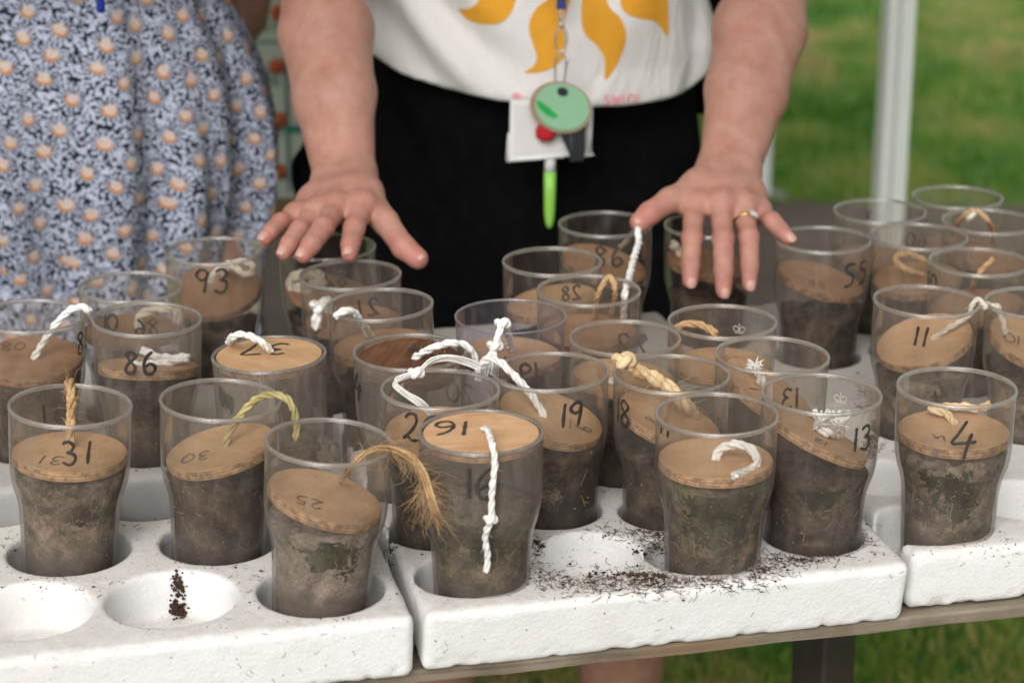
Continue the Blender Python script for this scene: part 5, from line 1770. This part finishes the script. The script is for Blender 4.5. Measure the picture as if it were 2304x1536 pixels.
# ------------------------------------------------------------------ things hanging from the lanyard
def lanyard():
    Y = 2.135
    S = Y / F * 1.03
    p = lambda x, y, dy=0.0: at(x, y, Y + dy)
    steel = plain('clip_steel', (0.62, 0.60, 0.57), 0.28, 1.0, var=.06)
    blue = plain('blue_ribbon', (0.015, 0.025, 0.16), 0.7)
    white = plain('white_card_holder', (0.74, 0.725, 0.71), 0.45, var=.03)
    green = plain('pale_green_enamel', (0.235, 0.445, 0.275), 0.45, var=.05, scale=25)
    leafg = plain('bright_green_enamel', (0.01, 0.33, 0.06), 0.4, var=.08)
    wood = plain('wood_slice_edge', (0.33, 0.20, 0.125), 0.7)
    red = plain('red_felt', (0.42, 0.008, 0.02), 0.9, bump=.4)
    black = plain('black_plastic', (0.013, 0.013, 0.015), 0.4)
    lime = plain('lime_plastic', (0.27, 0.60, 0.085), 0.4, var=.04)
    root = tag(empty('lanyard', p(1262, 60)), 'blue lanyard end with a steel ring and clip hanging over the T-shirt', 'lanyard')
    O = Vector(root.location)

    def put(mb, name, mat, par, o, smooth=True):
        mb.v = [tuple(Vector(q) - o) for q in mb.v]
        return mb.build(name, mat, par, smooth)
    mb = MB()
    top = p(1268, -420, .02)
    a, b = top, p(1263, 22)
    d = Vector((.0048, 0, 0)); t = Vector((0, .0009, 0))
    vs = []
    for i in range(13):
        c = a.lerp(b, i / 12)
        vs += [c - d - t, c + d - t, c + d + t, c - d + t]
    mb.add(vs, [(4 * i + k, 4 * i + (k + 1) % 4, 4 * i + 4 + (k + 1) % 4, 4 * i + 4 + k) for i in range(12) for k in range(4)] + [(3, 2, 1, 0), (48, 49, 50, 51)])
    put(mb, 'ribbon', blue, root, O, False)

    def loop(c, rx, rz, r, name, tilt=0.0, yaw=0.0):
        mb = MB()
        pts = []
        for i in range(33):
            w = 2 * PI * i / 32
            q = Vector((rx * math.cos(w), 0, rz * math.sin(w)))
            q = Matrix.Rotation(tilt, 3, 'Y') @ Matrix.Rotation(yaw, 3, 'Z') @ q
            pts.append(c + q)
        mb.tube(pts, r, 8, False)
        put(mb, name, steel, root, O)
    for i, y in enumerate((32, 41, 50)): loop(p(1263, y), 6 * S, 6.5 * S, 1.7 * S, 'chain_link', 0, i * 1.2)
    mb = MB(); mb.tube([p(1263, 50), p(1263, 62)], [4 * S, 5.5 * S], 12); put(mb, 'swivel', steel, root, O)
    loop(p(1262, 89), 12.5 * S, 27 * S, 2.3 * S, 'split_ring', 0.05)
    mb = MB()
    mb.tube(catmull([p(1250, 185), p(1250, 140), p(1258, 118), p(1268, 122), p(1274, 140), p(1272, 165), p(1268, 190), p(1262, 200)], .002), 2.1 * S, 8)
    mb.tube([p(1274, 132), p(1276, 142)], [4 * S, 4 * S], 10)
    put(mb, 'trigger_clip', steel, root, O)

    # badge holder
    bo = p(1238, 295, .010)
    hold = tag(empty('badge_holder', bo), 'white plastic badge holder hanging at the waist behind the green disc', 'badge holder')
    def plate(outline, yy, th, name, mat, par, o, bev=0.0):
        mb = MB()
        f = [at(x, y, yy) for x, y in outline]
        n = len(f)
        e = Vector((0, th, 0))
        mb.add(f + [q + e for q in f], [tuple(range(n - 1, -1, -1)), tuple(range(n, 2 * n))] + [(i, (i + 1) % n, n + (i + 1) % n, n + i) for i in range(n)])
        put(mb, name, mat, par, o, False)
    plate([(1148, 226), (1330, 226), (1334, 250), (1330, 340), (1336, 350), (1318, 353), (1300, 352), (1272, 352), (1142, 364), (1139, 352), (1146, 330)], Y + .010, .0032, 'holder_shell', white, hold, bo)
    plate([(1156, 236), (1320, 236), (1322, 336), (1156, 350)], Y + .0085, .0016, 'card', plain('card_paper', (0.66, 0.645, 0.62), 0.6, var=.03), hold, bo)
    mb = MB()
    mb.tube([at(1146, 300, Y + .009), at(1141, 362, Y + .009)], 3.4 * S, 8)
    mb.tube([at(1141, 362, Y + .009), at(1270, 352, Y + .009)], 3.2 * S, 8)
    mb.tube([at(1324, 250, Y + .009), at(1328, 345, Y + .009)], 3.6 * S, 8)
    put(mb, 'holder_edge', white, hold, bo)

    # pen
    q0, q1 = at(1238, 340, Y + .016), at(1236, 514, Y + .016)
    pen = tag(empty('pen', q0), 'lime green pen with a white collar hanging below the badge holder', 'pen')
    ax = (q1 - q0)
    def seg(name, mat, rows):
        mb = MB()
        mb.tube([q0 + ax * t for t, r in rows], [r * S for t, r in rows], 16)
        put(mb, name, mat, pen, q0)
    seg('collar', white, [(0, 12), (.26, 13.2)])
    seg('barrel', lime, [(.262, 13.6), (.55, 13.4), (.80, 12.2), (.92, 9.5), (.98, 5.5), (1.0, 2.0)])

    # green disc on its wood slice
    co = p(1264, 243, -.006)
    fob = tag(empty('disc_fob', co), 'oval wood slice painted pale green with a bright green mark, hanging from the clip', 'key fob')
    def oval(cx, cy, rx, ry, y0, th, name, mat, tilt, n=48, dent=0):
        mb = MB()
        pts = []
        for i in range(n):
            w = 2 * PI * i / n
            x, y = rx * math.cos(w), ry * math.sin(w) * (1 + dent * math.sin(3 * w))
            pts.append((cx + x * math.cos(tilt) - y * math.sin(tilt), cy + x * math.sin(tilt) + y * math.cos(tilt)))
        f = [at(x, y, y0) for x, y in pts]
        e = Vector((0, th, -.002))
        mb.add(f + [q + e for q in f], [tuple(range(n)), tuple(range(2 * n - 1, n - 1, -1))] + [(n + i, n + (i + 1) % n, (i + 1) % n, i) for i in range(n)])
        put(mb, name, mat, fob, co, False)
    oval(1262, 242, 71, 57, Y - .010, .006, 'wood_slice', wood, .30)
    oval(1265, 240, 62, 51, Y - .0112, .0010, 'enamel_face', green, .30)
    oval(1266, 205, 12, 8, Y - .0122, .0008, 'hole', black, .2)
    mb = MB()
    ol = [(1206, 226), (1214, 228), (1234, 242), (1256, 262), (1244, 266), (1228, 258), (1212, 242)]
    f = [at(x, y, Y - .0122) for x, y in ol]
    e = Vector((0, .0008, 0)); n = len(f)
    mb.add(f + [q + e for q in f], [tuple(range(n)), tuple(range(2 * n - 1, n - 1, -1))] + [(i, (i + 1) % n, n + (i + 1) % n, n + i) for i in range(n)])
    put(mb, 'painted_mark', leafg, fob, co, False)

    # red felt ball and whistle
    c = at(1228, 297, Y - .001)
    f_ = Field((-.016,) * 3, (.016,) * 3, .0012)
    X, Y_, Z = f_.axes()
    f_.F = (np.sqrt(X ** 2 + (Y_ * 1.6) ** 2 + Z ** 2) - .0105 + .0009 * vnoise(X * 500, Y_ * 500, Z * 500)).astype(np.float32)
    V, Q = f_.nets()
    o = link('felt_ball', np_mesh('felt_ball', V, Q), None, red)
    o.location = c
    tag(o, 'red felt ball half hidden below the green disc', 'felt ball')
    wo = at(1295, 320, Y - .003)
    wh = tag(empty('whistle', wo), 'black plastic whistle hanging below the green disc', 'whistle')
    yy = Y - .006
    plate([(1255, 286), (1318, 280), (1317, 340), (1313, 362), (1282, 364), (1280, 345), (1268, 320)], yy, .012, 'whistle_body', black, wh, wo)
    mb = MB()
    mb.tube([at(1284, 300, yy - .0004), at(1289, 360, yy - .0004)], 1.6 * S, 6)
    put(mb, 'seam', plain('grey_plastic', (.06, .065, .075), .4), wh, wo)


lanyard()

# black bag behind the elbow
fbg = Field((-.12, -.08, -.2), (.12, .08, .2), .006)
X, Y, Z = fbg.axes()
qx, qy, qz = np.abs(X) - .055, np.abs(Y) - .03, np.abs(Z) - .12
fbg.F = (np.sqrt(np.maximum(qx, 0) ** 2 + np.maximum(qy, 0) ** 2 + np.maximum(qz, 0) ** 2) + np.minimum(np.maximum(np.maximum(qx, qy), qz), 0) - .03 + .006 * vnoise(X * 12, Y * 12, Z * 12)).astype(np.float32)
V, Q = fbg.nets()
bag = tag(empty('shoulder_bag', at(1604, -55, 2.44)), 'black cloth bag hanging at the hip behind the arm with the ring hand', 'bag')
link('bag_body', np_mesh('bag_body', V, Q), bag, M['shorts'])
mb = MB()
mb.tube(catmull([(-.04, 0, .12), (-.055, 0, .22), (-.07, -.01, .36)], .02), .012, 8)
mb.tube(catmull([(.04, 0, .12), (.0, .0, .24), (-.06, -.01, .37)], .02), .012, 8)
link('bag_strap', mb.mesh('bag_strap', True), bag, M['shorts'])

# ------------------------------------------------------------------ the person in the patterned dress
def dress_mat():
    t = NT('patterned_dress_cloth')
    o = t.obj()
    s = t.n('SeparateXYZ', {0: o})
    x = t.math('MULTIPLY_ADD', s.outputs[1], .6, s.outputs[0])
    v = t.n('CombineXYZ', {0: x, 1: s.outputs[2], 2: 0.0}).outputs[0]
    wob = t.noise(v, 14, 2, 0.5, out=1)
    vw = t.n('VectorMath', {0: v, 1: t.n('VectorMath', {0: wob, 1: (0.012, 0.012, 0)}, operation='MULTIPLY').outputs[0]}, operation='ADD').outputs[0]
    vr = t.mapv(vw, (27.5, 32, 1), (0, 0, 0), (0, 0, .5))
    def dots(vec): return t.n('TexVoronoi', {'Vector': vec, 'Scale': 1.0, 'Randomness': 0.38}, feature='F1', voronoi_dimensions='2D').outputs['Distance']
    nz = t.noise(v, 330, 3)
    jit = t.math('MULTIPLY', t.math('SUBTRACT', nz, .5), .09)
    d1 = t.math('ADD', dots(vr), jit)
    sh = t.mapv(t.n('VectorMath', {0: vw, 1: (0.0005, 0.0017, 0)}, operation='ADD').outputs[0], (27.5, 32, 1), (0, 0, 0), (0, 0, .5))
    d2 = t.math('ADD', dots(sh), jit)
    d1s = t.ramp(d1, [(0.15, 1.0), (0.175, 0.0)])
    d2s = t.ramp(d2, [(0.185, 1.0), (0.205, 0.0)])
    dk = t.ramp(d1, [(0.20, 1.0), (0.30, 0.0)])
    leaf = t.n('TexVoronoi', {'Vector': t.mapv(vw, (140, 235, 1), (0, 0, 0), (0, 0, .6)), 'Scale': 1.0}, feature='F1', voronoi_dimensions='2D').outputs['Distance']
    leaf2 = t.n('TexVoronoi', {'Vector': t.mapv(vw, (245, 150, 1), (5, 2, 0), (0, 0, -.5)), 'Scale': 1.0}, feature='F1', voronoi_dimensions='2D').outputs['Distance']
    big = t.noise(v, 75, 4, .6)
    lf = t.math('MINIMUM', leaf, leaf2)
    f = t.math('ADD', lf, t.math('MULTIPLY', t.math('SUBTRACT', big, .5), .9))
    fl = t.ramp(f, [(0.30, 1.0), (0.38, 0.0)])
    vn = t.n('TexVoronoi', {'Vector': vr, 'Scale': 1.0, 'Randomness': 0.38}, feature='F1', voronoi_dimensions='2D')
    dv = t.n('VectorMath', {0: vr, 1: vn.outputs['Position']}, operation='SUBTRACT').outputs[0]
    sd = t.n('SeparateXYZ', {0: dv})
    an = t.math('ARCTAN2', sd.outputs[1], sd.outputs[0])
    pet = t.math('SINE', t.math('ADD', t.math('MULTIPLY', an, 15.0), t.math('MULTIPLY', nz, 3.0)))
    ring = t.math('MULTIPLY', t.ramp(d1, [(0.20, 0.0), (0.23, 1.0)]), t.ramp(d1, [(0.34, 1.0), (0.40, 0.0)]))
    pet = t.ramp(t.math('MULTIPLY_ADD', pet, .5, .5), [(0.40, 0.0), (0.62, 1.0)])
    fl = t.mix(t.math('MULTIPLY', ring, .8), fl, pet)
    tint = t.ramp(t.noise(v, 120, 3), [(0.3, (0.32, 0.345, 0.47)), (0.7, (0.53, 0.55, 0.66))])
    c = t.mix(fl, (0.013, 0.017, 0.026), tint)
    c = t.mix(d2s, c, (0.47, 0.19, 0.035))
    ctr = t.ramp(t.noise(v, 420, 2), [(0.35, (0.45, 0.33, 0.28)), (0.65, (0.60, 0.48, 0.43))])
    c = t.mix(d1s, c, ctr)
    return t.pbr(Base_Color=c, Roughness=0.9, Specular_IOR_Level=0.12, Normal=t.bump(t.noise(o, 700, 2), .25, .0006))


DX, DY = -0.445, 2.26
sil = [(500, 0), (522, 40), (548, 80), (574, 140), (590, 195), (597, 260), (601, 330), (598, 400), (588, 460), (578, 520), (566, 600), (560, 700)]
sz, sa = [], []
for px, py in sil:
    p = at(px, py, DY - .02)
    sz.append(p.z); sa.append(p.x - DX)
sz, sa = np.array(sz[::-1]), np.array(sa[::-1])
fd = Field((DX - .32, DY - .26, 0.40), (DX + .27, DY + .26, 1.34), 0.0052)
X, Y, Z = fd.axes()
A = np.interp(Z, sz, sa).astype(np.float32)
A = np.where(Z > sz[-1], sa[-1] + .0 * Z, A)
A = np.where(Z < sz[0], sa[0] + (sz[0] - Z) * .10, A)
B = np.clip(A * .80, .12, .2)
xx, yy = X - DX, Y - DY
ang = np.arctan2(yy / B, xx / A)
low = np.clip((1.16 - Z) / .30, 0, 1)
fold = low * (0.010 * np.sin(ang * 11 + 1.5 * vnoise(X * 3, Y * 3, Z * 2.5)) + 0.007 * np.sin(ang * 19 + 2 + 2 * vnoise(X * 4, Y * 4, Z * 3)))
fold = fold + 0.005 * vnoise(X * 9, Y * 7, Z * 7) + 0.0022 * vnoise(X * 24, Y * 24, Z * 15)
D = (np.sqrt((xx / A) ** 2 + (yy / B) ** 2) - 1) * np.minimum(A, B) + fold
D = smax(D, .44 - Z, .006)
D = smax(D, Z - 1.30, .02)
fd.F = D.astype(np.float32)
V, Q = fd.nets()
D0 = np.array([DX, DY, 0])
fb2 = Field((DX - .36, DY - .2, 0), (DX + .36, DY + .26, 1.50), .008)
for s in (-1, 1):
    fb2.chain([Vector((DX + s * .09, DY, .8)), Vector((DX + s * .085, DY, .46)), Vector((DX + s * .08, DY + .03, .08))], [.085, .058, .036], .02)
    fb2.chain([Vector((DX + s * .08, DY + .04, .05)), Vector((DX + s * .085, DY - .12, .03))], [.035, .027], .02)
el = at(522, 30, DY + .16)
fb2.chain([Vector((DX + .17, DY + .05, 1.40)), Vector((DX + .205, DY + .13, 1.22)), el, at(470, 92, DY + .13)], [.048, .042, .036, .03], .015)
fb2.chain([Vector((DX - .17, DY + .02, 1.40)), Vector((DX - .23, DY + .05, 1.15)), Vector((DX - .20, DY - .05, .98))], [.048, .042, .03], .015)
fb2.chain([Vector((DX, DY, .9)), Vector((DX, DY, 1.15)), Vector((DX, DY, 1.38)), Vector((DX, DY, 1.46))], [.10, .095, .12, .05], .04)
Vb, Qb = fb2.nets()
p2m = np_mesh('person', Vb - D0, Qb)
p2m.materials.append(M['skin'])
p2 = bpy.data.objects.new('person', p2m)
COL.objects.link(p2)
p2.location = (DX, DY, 0)
tag(p2, 'person in a blue and white leafy patterned dress with orange daisies, at the left', 'person', 'people behind the table')
link('dress', np_mesh('dress', V - D0, Q), p2, dress_mat())
mb = MB()
a = at(228, 28, 2.045)
mb.tube(catmull([a, a + Vector((.0, .0, .06)), a + Vector((.01, .04, .35))], .01), [.003] + [.0042] * 200 if False else .0042, 8)
M['bluecord'] = plain('bright_blue_cord', (0.01, 0.035, 0.33), .6)
tag(mb.build('cord', M['bluecord'], None, True), 'bright blue cord end hanging over the patterned dress at the top edge', 'cord')

# green stake behind the right tumblers
mb = MB()
b0 = at(2298, 720, 2.075); b1 = at(2276, 560, 2.09)
mb.tube([b0, b0.lerp(b1, .5), b1], [.0030, .0030, .0026], 8)
tag(mb.build('plant_stake', plain('green_stake', (.10, .19, .035), .6), None, True), 'thin green stake leaning behind the tumblers at the right edge', 'stake')


# ------------------------------------------------------------------ soil fibres and crumbs spilt on the foam
def seen_on_tray(px, py):
    best = None
    for b in TRAYBVH:
        r = b.ray_cast(CAM, ray(px, py).normalized())
        if r[0] is not None and (best is None or r[3] < best[2]): best = (r[0], r[1], r[3])
    return best and best[:2]


def spill():
    rng = random.Random(21)
    mb = MB()
    spots = [((1400, 1296), (100, 20), 200, .9), ((1450, 1318), (100, 18), 170, 1), ((1330, 1318), (100, 16), 120, .9), ((1240, 1300), (40, 20), 110, .8), ((1205, 1240), (12, 22), 80, .8), ((1480, 1215), (34, 24), 220, .9), ((1500, 1180), (40, 12), 120, .8),
             ((1600, 1310), (100, 14), 220, .8), ((1720, 1280), (60, 18), 170, .8), ((1800, 1258), (60, 12), 180, .9), ((1890, 1240), (50, 14), 70, .8), ((1330, 1095), (40, 10), 40, .7), ((1395, 1200), (60, 14), 90, .7), ((890, 1205), (16, 40), 50, .7), ((1945, 1210), (20, 20), 30, .7),
             ((1300, 1238), (50, 22), 12, .7), ((2240, 1230), (60, 30), 26, .5), ((1960, 1010), (20, 16), 70, .9), ((1940, 900), (24, 40), 60, 1.2), ((20, 1230), (30, 20), 26, .6), ((150, 1320), (100, 20), 26, .5), ((600, 1290), (100, 24), 26, .5), ((330, 1185), (80, 14), 20, .5)]
    for (px, py), (sx, sy), n, sc in spots:
        for i in range(int(n * 0.95)):
            x, y = rng.gauss(px, sx * .7), rng.gauss(py, sy * .75)
            h = seen_on_tray(x, y)
            if not h: continue
            p, nn = h
            L = rng.uniform(.002, .0115) * sc
            d = Vector((rng.gauss(0, 1), rng.gauss(0, 1), rng.gauss(0, .12))).normalized()
            pts = [p + nn * .0005]
            for k in range(4):
                d = (d + Vector((rng.gauss(0, .55), rng.gauss(0, .55), rng.gauss(0.05, .25)))).normalized()
                q = pts[-1] + d * L / 4
                hh = drop_on_tray(q) if k == 3 else None
                q.z = max(q.z, p.z + .0002) if nn.z > .7 else q.z
                pts.append(q)
            mb.tube(pts, rng.uniform(.00012, .00026), 3, False)
            if rng.random() < .12:
                r = rng.uniform(.0005, .0016)
                c = p + nn * r * .4 + Vector((rng.gauss(0, .002), rng.gauss(0, .002), 0))
                vs = [c + Vector((a * r * rng.uniform(.6, 1.3), b * r * rng.uniform(.6, 1.3), e * r * rng.uniform(.4, 1.0))) for a, b, e in ((1, 0, 0), (-1, 0, 0), (0, 1, 0), (0, -1, 0), (0, 0, 1), (0, 0, -1))]
                mb.add(vs, [(0, 2, 4), (2, 1, 4), (1, 3, 4), (3, 0, 4), (2, 0, 5), (1, 2, 5), (3, 1, 5), (0, 3, 5)])
    # the dark clods
    for (px, py), n in (((1440, 1296), 26), ((1490, 1300), 18), ((1405, 1290), 12), ((1330, 1292), 8), ((400, 1312), 26), ((404, 1330), 40), ((395, 1368), 80), ((408, 1378), 40), ((398, 1300), 12), ((1960, 985), 30), ((1210, 1225), 14), ((1440, 1240), 8)):
        for i in range(n):
            x, y = rng.gauss(px, 15 if py > 1280 and px > 1000 else 7), rng.gauss(py, 5 if px > 1000 else 9)
            h = seen_on_tray(x, y)
            if not h: continue
            r = rng.uniform(.0006, .0020)
            c = h[0] + h[1] * r * rng.uniform(.2, 1.2)
            vs = [c + Vector((a * r * rng.uniform(.6, 1.4), b * r * rng.uniform(.6, 1.4), e * r * rng.uniform(.5, 1.1))) for a, b, e in ((1, 0, 0), (-1, 0, 0), (0, 1, 0), (0, -1, 0), (0, 0, 1), (0, 0, -1))]
            mb.add(vs, [(0, 2, 4), (2, 1, 4), (1, 3, 4), (3, 0, 4), (2, 0, 5), (1, 2, 5), (3, 1, 5), (0, 3, 5)])
    for i in range(2600):
        x, y = rng.uniform(0, 2304), rng.uniform(990, 1420)
        if vnoise(x / 120, y / 60, 7.3) < -.15: continue
        h = seen_on_tray(x, y)
        if not h or h[1].z < .6 or h[0].z < TOPZ - .004: continue
        r = rng.uniform(.00022, .00075) * (1 if rng.random() < .9 else 1.7)
        c = h[0] + h[1] * r * .3
        vs = [c + Vector((a * r * rng.uniform(.5, 1.6), b * r * rng.uniform(.5, 1.6), e * r * .6)) for a, b, e in ((1, 0, 0), (-1, 0, 0), (0, 1, 0), (0, -1, 0), (0, 0, 1), (0, 0, -1))]
        mb.add(vs, [(0, 2, 4), (2, 1, 4), (1, 3, 4), (3, 0, 4), (2, 0, 5), (1, 2, 5), (3, 1, 5), (0, 3, 5)])
    # specks stuck on the front faces, found by looking along the viewing ray
    for i in range(90):
        px, py = rng.uniform(20, 2290), 0
        py = 1400 - (px - 950) * .09 + rng.uniform(-70, 70) + (60 if px < 900 else 0)
        d = ray(px, py).normalized()
        best = None
        for b in TRAYBVH:
            r = b.ray_cast(CAM, d)
            if r[0] is not None and (best is None or r[3] < best[3]): best = r
        if best is None: continue
        p, nn = best[0], best[1]
        if rng.random() < .6:
            r = rng.uniform(.0003, .0009)
            c = p + nn * r * .2
            vs = [c + Vector((a, b, e)) * r * rng.uniform(.5, 1.2) for a, b, e in ((1, 0, 0), (-1, 0, 0), (0, 1, 0), (0, -1, 0), (0, 0, 1), (0, 0, -1))]
            mb.add(vs, [(0, 2, 4), (2, 1, 4), (1, 3, 4), (3, 0, 4), (2, 0, 5), (1, 2, 5), (3, 1, 5), (0, 3, 5)])
        else:
            dd = Vector((rng.gauss(0, 1), 0, rng.gauss(0, 1)))
            pts = [p + nn * .0003]
            for k in range(4):
                dd = (dd + Vector((rng.gauss(0, .6), 0, rng.gauss(0, .6)))).normalized()
                pts.append(pts[-1] + (dd - nn * dd.dot(nn)) * .0012)
            mb.tube(pts, .00016, 3, False)
    tag(mb.build('soil_crumbs', M['debris']), 'brown soil fibres and crumbs spilt over the white foam', None, kind='stuff')


spill()


# pale roots and straws pressed against the walls, and bits of grit
def roots():
    for k, n in (('19', 5), ('31', 16), ('4', 14), ('17', 12), ('13', 9), ('16', 7), ('25', 10), ('30', 8), ('18', 5), ('20', 4), ('86', 4)):
        rng = random.Random(sum(map(ord, k)) + 5)
        root = next(o for o in bpy.data.objects if o.get('label') == GLAB[k])
        mb = MB()
        for i in range(n):
            a = -PI / 2 + rng.uniform(-1.15, 1.15)
            z = rng.uniform(.04, .085)
            da, dz = rng.uniform(-.25, .25), rng.uniform(-.014, .006)
            pts = []
            w = rng.uniform(-.06, .06)
            for j in range(7):
                s = j / 6
                zz = z + dz * s
                aa = a + da * s + w * math.sin(s * 5)
                r = prof_r(zz) - .0022
                pts.append(Vector((r * math.cos(aa), r * math.sin(aa), zz)))
            mb.tube(pts, rng.uniform(.00012, .00032), 4, False)
        for i in range(n * 3):
            a = -PI / 2 + rng.uniform(-1.2, 1.2)
            z = rng.uniform(.036, .095)
            r = prof_r(z) - .0022
            c = Vector((r * math.cos(a), r * math.sin(a), z))
            q = rng.uniform(.0003, .0008)
            vs = [c + Vector((x * q * rng.uniform(.6, 1.4), y * q * .6, e * q * rng.uniform(.6, 1.4))) for x, y, e in ((1, 0, 0), (-1, 0, 0), (0, 1, 0), (0, -1, 0), (0, 0, 1), (0, 0, -1))]
            mb.add(vs, [(0, 2, 4), (2, 1, 4), (1, 3, 4), (3, 0, 4), (2, 0, 5), (1, 2, 5), (3, 1, 5), (0, 3, 5)])
        o = mb.build('roots', M['sisal'] if k in ('19',) else M['twig_pale'], root)
        o['kind'] = 'stuff'


M['twig_pale'] = mat_fibre('pale_root', (0.17, 0.125, 0.085), (0.42, 0.32, 0.22))
roots()
